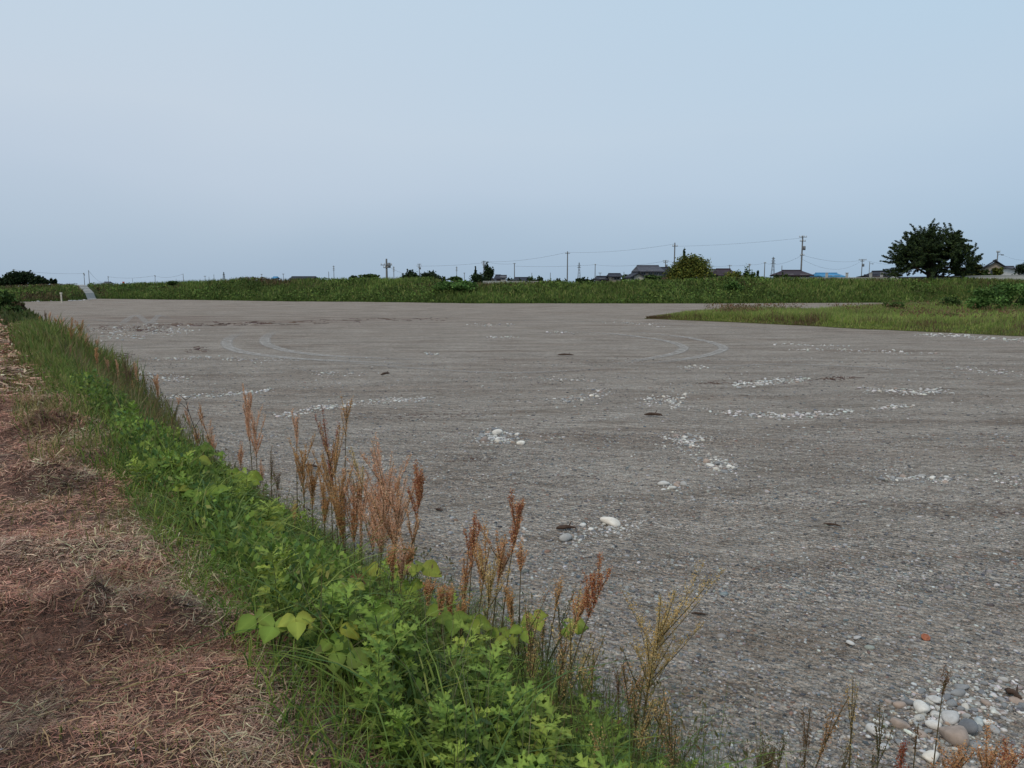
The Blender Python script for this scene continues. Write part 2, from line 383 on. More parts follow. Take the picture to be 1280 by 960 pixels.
M = dict(gravel=gravel_mat(), track=track_mat(), soil=dirt_mat(), turf=turf_mat('turf', (.03, .045, .014), (.07, .10, .03), (.12, .10, .05)),
         farm=turf_mat('farmland', (.03, .04, .015), (.06, .07, .03), (.13, .11, .07)),
         conc=conc_mat('concrete', (.50, .49, .465)), ramp=conc_mat('ramp_concrete', (.38, .36, .33)),
         polec=plain('concrete_pole', (.17, .165, .16), .8), steel=plain('galvanised_steel', (.16, .17, .18), .6), wire=plain('wire', (.06, .06, .065), .6),
         bark=plain('bark', (.05, .04, .032), .9, .1, .3, 6, .03), leaf=colmat('leaf', .6, .22, .35, .2, 5), farleaf=colmat('far_leaf', .8, .12, .12, .25, 1.2),
         grass=colmat('grass_blade', .65, .2, .35, .15, 10), straw=colmat('straw', .9, .1, 0, .25, 30), seed=colmat('seed', .85, .1, .35, .1, 40),
         stone=stone_mat('pale_stone', (.50, .485, .45)), stoneg=stone_mat('grey_stone', (.24, .245, .25)), stonep=stone_mat('pink_stone', (.36, .285, .24)), stonew=stone_mat('white_stone', (.66, .64, .60)),
         wood=plain('driftwood', (.075, .05, .038), .9, .1, .35, 30, .004), rust=plain('rusty_orange', (.36, .13, .07), .8, .2, .3, 30),
         pebble=colmat('pebble', .8, .3, 0, .15, 60),
         tan=plain('tan_wall', (.30, .25, .20)), cream=plain('cream_wall', (.42, .39, .34)), white=plain('white_wall', (.62, .61, .59)), brown=plain('brown_wall', (.13, .08, .06)),
         grey=plain('grey_wall', (.25, .25, .26)), glass=plain('window_glass', (.03, .035, .045), .15, .6), frame=plain('window_frame', (.30, .30, .30)),
         rdark=roof_mat('dark_tile_roof', (.030, .031, .042)), rgrey=roof_mat('grey_tile_roof', (.075, .075, .09)), rblue=roof_mat('blue_metal_roof', (.07, .24, .42)),
         rmar=roof_mat('maroon_tile_roof', (.045, .03, .036)), red=plain('red_paint', (.45, .06, .04)), postw=plain('white_post', (.55, .50, .42)))

# ------------------------------------------------------------------ ground
X, Y = np.meshgrid(np.linspace(-4500, 4500, 60), np.concatenate([np.linspace(-400, 140, 12), np.linspace(160, 5500, 60)]))
mb = MB(); mb.add(*grid(X, Y, gz(Y))); struct(mb.build('ground', M['farm']))
def axis(a, b, mn, gr):
    o = [0.]; d = mn
    while o[-1] < max(abs(a), abs(b)): o.append(o[-1]+d); d *= gr
    o = np.array(o); return np.unique(np.concatenate([-o[(o <= abs(a))][::-1], o[o <= b]]))
xs = axis(-110, 150, .12, 1.025); ys = axis(-25, 125, .12, 1.02)
X, Y = np.meshgrid(xs, ys); mb = MB(); mb.add(*grid(X, Y, gh(X, Y))); struct(mb.build('gravel_field', M['gravel'], None, True))
# the mown path on its bank
ss = np.concatenate([np.arange(-6, 14, .07), np.arange(14, 40, .25), np.arange(40, 125, 1.2)])
tt = np.concatenate([np.linspace(-40, -6, 18), np.arange(-5.5, -1.8, .25), np.arange(-1.7, 2.6, .06)])
Tg, Sg = np.meshgrid(tt, ss); X, Y = xy(Sg, Tg); Z = ph(X, Y)
mb = MB(); mb.add(*grid(X, Y, Z)); struct(mb.build('path', M['soil'], None, True))
# levee
rr = np.linspace(-1.5, 1.6, 1100); ww = np.concatenate([np.arange(-.01, 13, .4), np.linspace(13, 25, 10)])
Wg, Rg = np.meshgrid(ww, rr); X, Y, Z = lev(Rg, Wg); mb = MB(); mb.add(*grid(X, Y, Z)); struct(mb.build('levee', M['turf'], None, True))
# far low ridge of land on the horizon
# grass spit inside the gravel
EP = np.array([(8.8, 52), (14, 47.5), (19, 41), (23.5, 36), (32, 32), (48, 28)]); EB = np.array([(8.8, 52), (15.5, 56), (23, 59), (33, 68), (50, 84), (70, 92)])
def spit(u, v):
    u = np.asarray(u, float)*5
    a = np.stack([np.interp(u, range(6), EP[:, 0]), np.interp(u, range(6), EP[:, 1])], -1); b = np.stack([np.interp(u, range(6), EB[:, 0]), np.interp(u, range(6), EB[:, 1])], -1)
    wob = .9*(vn(a[..., 0]*1.3, a[..., 1], 2.0, 81, 3)-.5)*(1-v)*np.clip(u, 0, 1)
    q = a*(1-v)[..., None]+b*v[..., None]; q[..., 1] += wob
    z = .22*sm(0, .06, v)*sm(1, .94, v)*np.clip(u*1.5, 0, 1)+.02+.1*(vn(q[..., 0], q[..., 1], 2.5, 83, 2)-.5)*sm(0, .1, v)
    return q[..., 0], q[..., 1], z
Vg, Ug = np.meshgrid(np.linspace(0, 1, 60), np.linspace(0, 1, 160)); X, Y, Z = spit(Ug, Vg); Z[:, 0] = -.08; Z[:, -1] = -.08; Z[0] = -.08
mb = MB(); mb.add(*grid(X, Y, Z)); struct(mb.build('verge', turf_mat('spit_turf', (.06, .075, .022), (.11, .13, .045), (.15, .12, .06)), None, True))
# tyre tracks
def track(pts, wdt, a0=.9):
    P = np.array([at(*p) for p in pts]); k = np.linspace(0, len(P)-1, 90)
    def cat(P, k):
        i = np.clip(k.astype(int), 0, len(P)-2); f = (k-i)[:, None]; g = lambda j: P[np.clip(j, 0, len(P)-1)]
        p0, p1, p2, p3 = g(i-1), g(i), g(i+1), g(i+2)
        return .5*(2*p1+(p2-p0)*f+(2*p0-5*p1+4*p2-p3)*f*f+(3*p1-p0-3*p2+p3)*f**3)
    C = cat(P, k); T = np.gradient(C, axis=0); T /= np.linalg.norm(T, axis=1)[:, None]; Nn = np.stack([-T[:, 1], T[:, 0]], 1)
    of = np.array([-1, -.6, 0, .6, 1])*wdt/2; al = np.array([0, 1, .8, 1, 0])
    XY = C[:, None]+of[None, :, None]*Nn[:, None]; ends = np.minimum(np.arange(90), 89-np.arange(90))/20.; ends = np.clip(ends, 0, 1)
    Z = gh(XY[..., 0], XY[..., 1])+.012
    V, Fc = grid(XY[..., 0], XY[..., 1], Z); A = (al[None]*ends[:, None]*a0).reshape(-1, 1)
    mb = MB(); mb.add(V, Fc, np.tile(A, (1, 3))); return mb
for pts, wd_, a0, lb in (
    ([(305, 414), (288, 422), (283, 430), (292, 437), (320, 443), (380, 449), (460, 453), (560, 457)], .55, .95, 'outer pale tyre track curving round on the left of the gravel'),
    ([(347, 413), (333, 421), (332, 429), (345, 435), (375, 441), (440, 446), (540, 450)], .55, .95, 'inner pale tyre track curving round on the left of the gravel'),
    ([(760, 456), (810, 448), (848, 440), (852, 432), (820, 424), (760, 417), (690, 413)], .48, .9, 'pale tyre loop curving back toward the levee, nearer the middle of the field'),
    ([(790, 456), (860, 448), (902, 438), (895, 430), (850, 421), (780, 414)], .48, .9, 'pale tyre loop right of the other loop, ending below the grass spit'),
    ([(110, 398), (150, 404), (160, 398), (172, 394), (186, 404), (196, 396), (200, 394), (220, 402)], .5, .6, 'zigzag pale tyre mark far off at the left end of the field'),
    ([(560, 404), (640, 401), (740, 402), (880, 407), (1000, 414)], .4, .6, 'long faint tyre track crossing the field before the grass spit'),
    ([(420, 452), (520, 461), (640, 466), (760, 461)], .4, .5, 'faint broad tyre track crossing the middle of the gravel'),
    ([(880, 460), (960, 455), (1060, 458), (1280, 470)], .4, .5, 'faint tyre track on the right of the gravel')):
    o = track(pts, wd_, a0).build('tyre_track', M['track']); o['kind'] = 'structure'

# ------------------------------------------------------------------ stones
def ico():
    import bmesh
    b = bmesh.new(); bmesh.ops.create_icosphere(b, subdivisions=3, radius=1)
    V = np.array([v.co[:] for v in b.verts]); Fc = np.array([[v.index for v in f.verts] for f in b.faces]); b.free(); return V, Fc
IV, IF = ico()
STM = []
for mk in ('stonew', 'stone', 'stone', 'stoneg', 'stonep', 'stoneg'):
    for k in range(3):
        V = IV.copy()
        for j in range(4):
            d = RS.normal(size=3); d /= np.linalg.norm(d)
            V = V*(1+.16*np.sin(V@d*RS.uniform(1.2, 2.6)+RS.uniform(0, 6)))[:, None]
        for j in range(3):     # worn flat faces
            d = RS.normal(size=3); d /= np.linalg.norm(d); h = V@d; lim = RS.uniform(.6, .8); V = V-np.outer(np.maximum(h-lim, 0)*.7, d)
        V *= np.array((1.0, RS.uniform(.68, .85), RS.uniform(.45, .62)))
        b = MB(); b.add(V, IF); STM.append((mk, b.mesh('stone', M[mk], True)))
HEAPS = [  # (pixel polyline, half-spread px x, y, count, size m, label bit)
 ([(1140, 905), (1165, 890), (1190, 880), (1215, 890)], 34, 20, 34, .052, 'in the near pale cobble heap at the lower right of the gravel'),
 ([(1215, 862), (1250, 872), (1275, 880)], 26, 14, 16, .045, 'in the scatter at the right edge above the nearest cobble heap'),
 ([(1170, 930), (1100, 915), (1230, 930)], 40, 14, 12, .04, 'in the scatter just below the nearest cobble heap'),
 ([(700, 675), (730, 665), (765, 662), (790, 655)], 16, 8, 30, .045, 'in the loose cobbles round the driftwood stick in mid field'),
 ([(648, 668), (655, 672)], 8, 5, 5, .05, 'among the few by the rusty stalks left of the driftwood stick'),
 ([(605, 547), (622, 547), (640, 548)], 10, 6, 42, .065, 'in the compact oval cobble patch left of the field centre'),
 ([(845, 548), (870, 550), (855, 560)], 14, 6, 34, .06, 'in the cobble patch right of the field centre'),
 ([(880, 572), (900, 582), (912, 587)], 12, 5, 30, .055, 'in the cobble trail just below the patch right of centre'),
 ([(835, 608), (848, 607)], 10, 4, 8, .06, 'by the single white boulder below the cobble trail'),
 ([(808, 500), (830, 502), (855, 498), (845, 511)], 8, 4, 30, .07, 'in the pale cobble patch straight beyond the field centre'),
 ([(700, 501), (725, 498), (745, 495), (748, 488)], 8, 3, 22, .065, 'in the short cobble streak left of the far pale patch'),
 ([(1105, 598), (1130, 599), (1170, 600), (1195, 598)], 10, 3, 24, .05, 'in the thin cobble streak at the right of the field'),
]
def place_stone(x, y, r, label, group, mk=None, zs=.12):
    c = [m for k, m in STM if mk is None or k == mk]
    o = bpy.data.objects.new('stone', c[RS.randint(len(c))]); COL.objects.link(o)
    o.location = (x, y, gh(x, y)+r*zs); o.rotation_euler = (RS.uniform(-.25, .25), RS.uniform(-.25, .25), RS.uniform(0, 6.28)); o.scale = (r,)*3
    return tag(o, label, 'stone', group)
def poly_pts(pl, sx, sy, n):
    pl = np.array(pl, float); k = RS.uniform(0, len(pl)-1, n); i = np.clip(k.astype(int), 0, len(pl)-2); f = (k-i)[:, None]
    q = pl[i]*(1-f)+pl[i+1]*f
    return q+np.clip(RS.normal(size=(n, 2)), -2, 2)*np.array((sx, sy))*.55
placed = []
def free(x, y, r):
    return all((x-a)**2+(y-b)**2 > (.75*(r+c))**2 for a, b, c in placed[-160:])
HCOL = {}
for pl, sx, sy, n, sz, lb in HEAPS:
    g = 'cobbles '+lb
    got = 0; tries = 0
    while got < n and tries < n*8:
        tries += 1
        q = poly_pts(pl, sx*1.25, sy*1.25, 1)[0]; x, y = at(*q); r = sz*(.42+.72*RS.rand()**1.8)
        if free(x, y, r):
            placed.append((x, y, r)); got += 1
            place_stone(x, y, r, 'pale river cobble '+lb, g)
for px, py, r, mk, lb in ((760, 656, .11, 'stonew', 'large smooth white cobble beside the driftwood stick'), (705, 677, .075, 'stone', 'rounded grey-white cobble just below the driftwood stick'),
      (831, 607, .075, 'stonew', 'single white boulder below the cobble trail'), (1187, 902, .062, 'stonew', 'tall white cobble standing up in the nearest heap'),
      (1207, 915, .075, 'stoneg', 'bluish grey cobble at the foot of the nearest heap'), (1190, 925, .085, 'stonep', 'pinkish flat cobble at the foot of the nearest heap'),
      (1150, 891, .055, 'stonew', 'round white cobble in the middle of the nearest heap'), (1164, 878, .05, 'stonew', 'white cobble topmost in the nearest heap'),
      (1097, 920, .055, 'stonew', 'white cobble lying apart left of the nearest heap'), (1162, 952, .05, 'stonew', 'white cobble lowest in view below the nearest heap'),
      (622, 545, .10, 'stonew', 'biggest white cobble in the oval patch'), (1062, 807, .035, 'stonew', 'small white cobble lying alone left of the orange stone'), (1071, 800, .03, 'stonew', 'small white cobble lying alone nearest the orange stone')):
    x, y = at(px, py); place_stone(x, y, r, lb, None, mk, .35)
# far streaks of stones and the mass of small pebbles (uncountable)
FAR = [([(350, 522), (395, 512), (440, 506), (540, 498)], 5, 2, 190, .065), ([(210, 497), (290, 493), (340, 488)], 4, 1.5, 110, .07), ([(925, 482), (960, 477), (1005, 474)], 8, 2, 110, .09),
 ([(895, 516), (980, 521), (1065, 514)], 6, 2, 130, .075), ([(1085, 486), (1140, 491), (1180, 488)], 8, 2, 100, .085), ([(1092, 511), (1130, 508)], 8, 2, 40, .07),
 ([(130, 463), (150, 468), (180, 470), (230, 474)], 14, 4, 170, .08), ([(110, 412), (170, 409), (230, 412), (200, 416), (130, 421)], 14, 3, 220, .11), ([(850, 459), (880, 459)], 6, 2, 20, .09),
 ([(425, 585), (470, 583), (480, 590)], 14, 4, 45, .04), ([(530, 441), (545, 443)], 4, 1, 14, .1), ([(610, 421), (650, 422)], 6, 1, 26, .11), ([(590, 406), (645, 407)], 8, 1, 30, .13),
 ([(760, 402), (800, 405), (830, 409)], 12, 1, 30, .12), ([(1000, 437), (1090, 440), (1160, 442)], 20, 1.5, 60, .10), ([(1200, 460), (1270, 468)], 20, 2, 40, .09), ([(480, 497), (510, 502)], 10, 2, 20, .06),
 ([(1150, 418), (1200, 420), (1280, 426), (1340, 432)], 8, 1.2, 170, .12), ([(45, 376.5), (75, 376), (110, 375.6)], 6, .5, 60, .3), ([(900, 392), (960, 398)], 12, 1, 24, .13),
 ([(1240, 600), (1275, 606)], 14, 4, 30, .04), ([(640, 470), (700, 475), (740, 476)], 20, 1.5, 46, .06), ([(280, 448), (320, 452), (360, 449)], 10, 1.5, 40, .08), ([(200, 450), (270, 446)], 16, 1.5, 40, .09),
 ([(680, 415), (720, 417)], 14, 1, 20, .12), ([(400, 466), (440, 470)], 14, 1.5, 26, .07), ([(985, 430), (1050, 433)], 18, 1, 34, .1), ([(1090, 585), (1140, 590)], 20, 3, 24, .035), ([(690, 690), (740, 680), (800, 650)], 20, 10, 60, .022), ([(1180, 880), (1240, 880)], 60, 30, 160, .02)]
V20, F20 = None, None
import bmesh as _bm
_b = _bm.new(); _bm.ops.create_icosphere(_b, subdivisions=2, radius=1); V80 = np.array([v.co[:] for v in _b.verts]); F80 = np.array([[v.index for v in f.verts] for f in _b.faces]); _b.free()
_b = _bm.new(); _bm.ops.create_icosphere(_b, subdivisions=1, radius=1); V20 = np.array([v.co[:] for v in _b.verts]); F20 = np.array([[v.index for v in f.verts] for f in _b.faces]); _b.free()
def rocks(mb, x, y, r, col, V0, F0, sink=.25, zf=gh):
    n = len(x); k = len(V0); a = RS.uniform(0, 2*math.pi, n); ca, sa = np.cos(a), np.sin(a)
    sx = RS.uniform(.85, 1.3, n); sy = RS.uniform(.6, .95, n); sz = RS.uniform(.35, .62, n)
    W = V0[None]*(1+.12*RS.normal(size=(n, k, 1)).clip(-1.5, 1.5)*(1 if k < 50 else .35))
    px_ = W[..., 0]*sx[:, None]; py_ = W[..., 1]*sy[:, None]; pz_ = W[..., 2]*sz[:, None]+.25*W[..., 0]*RS.uniform(-1, 1, (n, 1))*sz[:, None]
    V = np.stack([x[:, None]+r[:, None]*(px_*ca[:, None]-py_*sa[:, None]), y[:, None]+r[:, None]*(px_*sa[:, None]+py_*ca[:, None]), (zf(x, y)+r*sink)[:, None]+r[:, None]*pz_], -1)
    mb.add(V.reshape(-1, 3), (np.arange(n)*k)[:, None, None]*np.ones((1, 1, 1), int)+F0[None] if False else ((np.arange(n)*k)[:, None, None]+F0[None]).reshape(-1, 3), np.repeat(col, k, 0))
PALE = [(.66, .64, .60), (.56, .54, .505), (.45, .435, .405), (.32, .315, .30), (.42, .34, .29)]
mb = MB()
for pl, sx, sy, n, sz in FAR:
    n = int(n*1.9); q = poly_pts(pl, sx*1.4, sy*(1+.9*RS.rand()), n); P = np.array([at(*p) for p in q]); r = sz*(.22+.7*RS.rand(n)**2.4)*.72
    rocks(mb, P[:, 0], P[:, 1], r, pal(n, PALE, [2, 4, 4, 3, 1.2]), V80, F80)
for pl, sx, sy, n, sz, lb in HEAPS:
    n = n*7; q = poly_pts(pl, sx*1.7, sy*1.7, n); P = np.array([at(*p) for p in q]); r = sz*(.12+.32*RS.rand(n)**1.5)
    rocks(mb, P[:, 0], P[:, 1], r, pal(n, PALE+[(.2, .2, .19), (.14, .14, .15)], [3, 5, 5, 4, 1.2, 3, 1.5]), V80, F80, .1)
stuff(mb.build('cobbles', M['pebble'], None, True), 'thin streaks and scatters of pale river cobbles across the far gravel and along its edges', 'cobbles')
GREYS = [(.06, .062, .07), (.12, .12, .12), (.21, .20, .185), (.28, .265, .245), (.35, .34, .32), (.50, .49, .47), (.24, .15, .11), (.12, .15, .17)]
mb = MB()
def pebs(n, y0, y1, r0, r1, pw=2.):
    yy = y0+(y1-y0)*RS.rand(n)**1.0; xx = RS.uniform(-.75, .78, n)*(yy+.4)
    s, t = st(xx, yy); k = t > 1.75; xx, yy = xx[k], yy[k]
    k = RS.rand(len(xx)) < .35+.9*vn(xx, yy*1.3, .5, 61, 3); xx, yy = xx[k], yy[k]
    r = r0+(r1-r0)*RS.rand(len(xx))**pw
    rocks(mb, xx, yy, r, pal(len(xx), GREYS, [3, 6, 8, 8, 6, 2, 1.4, 1.5]), V20, F20, .05)
pebs(36000, 2.6, 7, .006, .021, 2.5); pebs(26000, 6, 13, .009, .026, 2.5); pebs(12000, 12, 26, .014, .036, 2.5)
pebs(300, 3, 12, .02, .045, 1.5)
stuff(mb.build('pebbles', M['pebble'], None, True), 'small grey, brown and bluish pebbles strewn over the near half of the gravel field', 'pebbles')
# dark twigs and plant litter on the gravel
mb = MB()
def litter(pl, sx, sy, n, ln, wd_, cols, hz=.01):
    n = int(n*.55); q = poly_pts(pl, sx*2.2, sy*1.5, n); P = np.array([at(*p) for p in q]); P = np.c_[P, gh(P[:, 0], P[:, 1])+RS.uniform(.003, hz, n)]
    a = RS.uniform(0, 6.28, n); L = ln*.7*RS.uniform(.3, 1.2, n); wd_ = wd_*.7; d = np.stack([np.cos(a), np.sin(a), RS.normal(0, .08, n)], 1); s_ = np.stack([-np.sin(a), np.cos(a), 0*a], 1)*wd_
    u = np.array((0, 0, wd_*1.2))
    V = np.stack([P-d*L[:, None]/2-s_, P-d*L[:, None]/2+s_, P-d*L[:, None]/2+u, P+d*L[:, None]/2-s_*.5, P+d*L[:, None]/2+s_*.5, P+d*L[:, None]/2+u*.6], 1)
    b = (np.arange(n)*6)[:, None]
    mb.add(V.reshape(-1, 3), [np.concatenate([b+np.array([f]) for f in ((0, 3, 5, 2), (1, 2, 5, 4), (0, 1, 4, 3))]), np.concatenate([b+np.array([f]) for f in ((0, 2, 1), (3, 4, 5))])], np.repeat(pal(n, cols), 6, 0))
BR = [(.085, .045, .035), (.05, .035, .03), (.13, .075, .05), (.10, .06, .06)]
litter([(470, 524), (540, 520), (600, 519)], 10, 3, 130, .16, .008, BR); litter([(570, 576), (610, 578)], 14, 4, 90, .10, .006, BR); litter([(660, 545), (730, 543)], 14, 2, 80, .12, .006, BR)
litter([(100, 412), (170, 413), (200, 410)], 14, 2.5, 150, .5, .03, BR, .08); litter([(200, 407), (330, 404), (560, 398)], 10, 1.6, 260, .9, .03, BR); litter([(140, 447), (160, 446)], 8, 2, 60, .3, .02, BR, .05)
litter([(240, 438), (255, 438)], 6, 1.5, 50, .3, .02, BR, .08); litter([(1030, 474), (1060, 473)], 10, 1.5, 70, .3, .015, BR); litter([(880, 480), (930, 477)], 10, 1.5, 50, .3, .012, BR)
litter([(800, 640), (850, 645), (860, 700)], 30, 14, 110, .07, .003, BR); litter([(700, 560), (1200, 560)], 60, 30, 280, .10, .004, BR); litter([(900, 700), (1250, 720)], 80, 60, 420, .06, .0022, BR)
litter([(900, 640), (960, 650)], 20, 6, 70, .07, .004, BR); litter([(1240, 640), (1260, 643)], 14, 3, 50, .1, .005, BR); litter([(600, 470), (1200, 470)], 60, 30, 200, .22, .009, BR); litter([(860, 830), (880, 822)], 6, 4, 40, .05, .003, BR)
stuff(mb.build('plant_litter', M['straw']), 'dark brown twigs and plant litter scattered in streaks on the gravel', 'litter')
def stick(px0, py0, px1, py1, r, label, name='stick', m='wood', knob=True):
    a = np.array((*at(px0, py0), 0)); b = np.array((*at(px1, py1), 0)); a[2] = gh(a[0], a[1])+r; b[2] = gh(b[0], b[1])+r*1.6
    k = np.linspace(0, 1, 9)[:, None]; P = a*(1-k)+b*k; P[:, :2] += RS.normal(0, r*.35, (9, 2)); P[:, 2] += .6*r*np.sin(k[:, 0]*3.1)
    mb = MB(); tube(mb, P, r*(np.array([.35, .8, 1, 1.1, 1, .85, .9, .6, .3])), 7)
    if knob: tube(mb, [P[5], P[5]+np.array((r*1.5, r*2, r*2.2))], [r*.45, r*.15], 5)
    return tag(mb.build(name, M[m], None, True), label, 'stick')
stick(694, 663, 719, 664, .022, 'dark driftwood stick lying among loose cobbles in mid field'); stick(806, 521, 828, 523, .03, 'reddish brown stick lying below the far pale cobble patch')
stick(1256, 866, 1276, 880, .018, 'brown broken wood piece at the right edge beside the cobbles'); stick(864, 768, 885, 771, .008, 'thin dark twig on the gravel right of the leaning rusty stalk')
stick(545, 638, 553, 640, .014, 'short black stick on open gravel right of the rusty stalks'); stick(476, 470, 488, 469, .03, 'dark stub of wood on a pale streak beyond the rusty stalks')
stick(380, 584, 398, 587, .02, 'brown stick behind the rusty stalks'); stick(697, 444, 718, 445, .03, 'long dark stick in the middle distance of the field'); stick(1030, 657, 1052, 661, .012, 'dark twig on bare gravel in the right half')
x, y = at(1157, 800); mb = MB(); th = np.linspace(0, 6.28, 15)[:-1]
tube(mb, [(math.cos(a)*.03, math.sin(a)*.024, 0) for a in np.linspace(0, 6.2, 16)], .008, 6); V = IV*np.array((.027, .02, .014)); mb.add(V, IF)
o = mb.build('shell', M['rust'], None, True); o.location = (x, y, gh(x, y)+.014); o.rotation_euler = (.6, 0, .4); tag(o, 'orange rusty disc lying on the gravel above the nearest cobble heap', 'debris')

# ------------------------------------------------------------------ levee vegetation
def on_levee(n, w0, w1, r0=-1.0, r1=1.05):
    r = RS.uniform(r0, r1, n); w_ = RS.uniform(w0, w1, n); X, Y, Z = lev(r, w_)
    px = 640+r*F
    yb = Y; # keep the ramp clear
    f = np.clip(w_/9.5, 0, 1); pr = 119-f*14
    k = ~((np.abs(px-pr-.5) < 8.0+1.5*(1-f)) & (w_ < 12)) & ~((np.abs(px-pr-2) < 9) & (w_ < 3))
    return np.stack([X, Y, Z], 1)[k], w_[k], px[k]
GRN = [(.035, .062, .016), (.065, .115, .026), (.11, .17, .038), (.16, .20, .05), (.21, .20, .075)]
mb = MB()
P, w_, px = on_levee(120000, -.2, 11)
big = vn(P[:, 0], P[:, 1]*1.5, 5, 91, 3); dry = vn(P[:, 0], P[:, 1]*2, 7, 95, 3)
red = np.exp(-((px-335)/35)**2)*sm(5.5, 7.5, w_)+np.exp(-((px-120)/16)**2)*.8*sm(8, 3, w_)+.8*sm(7.5, 9, w_)*(px < 110)+.6*(px < 95)*sm(.45, .6, dry)+np.exp(-((px-50)/40)**2)*.9*sm(4, 1, w_)+.55*sm(.60, .7, dry)*sm(3.5, 6, w_)
leafy = sm(.42, .6, big)
mask = RS.rand(len(P)) < .10+.42*leafy
Pl = P[mask]; n = len(Pl); Pl = Pl+np.stack([0*Pl[:, 0], 0*Pl[:, 0], RS.uniform(0, .5, n)*leafy[mask]], 1)
c = pal(n, GRN[:4], [1.5, 4, 3.5, 1.6])*(.55+1.1*vn(Pl[:, 0], Pl[:, 1]*1.5, 2.8, 97, 3))[:, None]
c = np.where(RS.rand(n, 1) < red[mask][:, None]*.8, pal(n, [(.11, .07, .04), (.09, .065, .035), (.13, .10, .05)]), c)
quads(mb, Pl, RS.uniform(.10, .23, n), c, .45)
Pg = P[~mask]; n = len(Pg)
c = pal(n, GRN[1:], [3, 4, 2.5, 1.2])*(.55+.9*vn(Pg[:, 0], Pg[:, 1], 3.1, 98, 2))[:, None]
c = np.where(RS.rand(n, 1) < red[~mask][:, None]*.9, pal(n, [(.13, .08, .045), (.10, .07, .04), (.15, .12, .06)]), c)
blades(mb, Pg, RS.uniform(.2, .75, n), RS.uniform(.05, .12, n), RS.uniform(0, 6.28, n), RS.uniform(.1, .8, n), c, 2)
# dense fringe at the toe
P, w_, px = on_levee(22000, -.5, .9); n = len(P); P[:, 2] = np.maximum(P[:, 2], .0)
blades(mb, P, RS.uniform(.15, .5, n), RS.uniform(.05, .1, n), RS.uniform(0, 6.28, n), RS.uniform(.1, .8, n), pal(n, GRN[:4], [3, 4, 3, 1]), 2)
stuff(mb.build('levee_vegetation', M['farleaf']), 'rough green kudzu and grass covering the long levee behind the gravel', 'ground cover')
# grass spit
mb = MB(); n = 130000; u = RS.rand(n)**.75; v = RS.rand(n)**1.25; u = np.clip(u, .01, 1); X, Y, Z = spit(u, v)
k = (X < 52); X, Y, Z, u, v = X[k], Y[k], Z[k], u[k], v[k]; n = len(X); pn = vn(X, Y, 3, 101, 3); pn2 = vn(X, Y, 1.2, 103, 2)
hh = RS.uniform(.12, .6, n)**1.*(.35+.65*sm(0, .12, v))*(.35+1.4*pn)*np.clip(.25+u*4, 0, 1)
c = pal(n, [(.27, .33, .075), (.20, .28, .06), (.35, .32, .12), (.09, .15, .04)], [4, 3.5, 2.4, 1.3])*(.7+.6*vn(X, Y, 4, 109, 3))[:, None]
tipk = (np.exp(-(u/.05)**2)*.85)+.4*sm(.55, .7, pn2)+.45*np.exp(-((v-.04)/.05)**2)*sm(.4, .6, pn)
c = np.where(RS.rand(n, 1) < tipk[:, None], pal(n, [(.16, .10, .055), (.13, .085, .04), (.19, .14, .08)]), c)
blades(mb, np.stack([X, Y, Z], 1), hh, RS.uniform(.02, .045, n), RS.uniform(0, 6.28, n), RS.uniform(.1, .7, n), c, 2)
# reddish seed heads over the spit
n = 9000; u = RS.rand(n)*.9+.08; v = RS.uniform(.12, .9, n); X, Y, Z = spit(u, v); k = vn(X, Y, 4, 107, 3) > .5; X, Y, Z = X[k], Y[k], Z[k]; n = len(X)
quads(mb, np.stack([X, Y, Z+RS.uniform(.35, .75, n)], 1), RS.uniform(.04, .09, n), pal(n, [(.20, .10, .055), (.22, .15, .08), (.14, .12, .05)]), 0, 2.2, 1.5)
stuff(mb.build('spit_grass', M['grass']), 'yellow-green grass with reddish seed heads on the low spit at the right', 'grass')

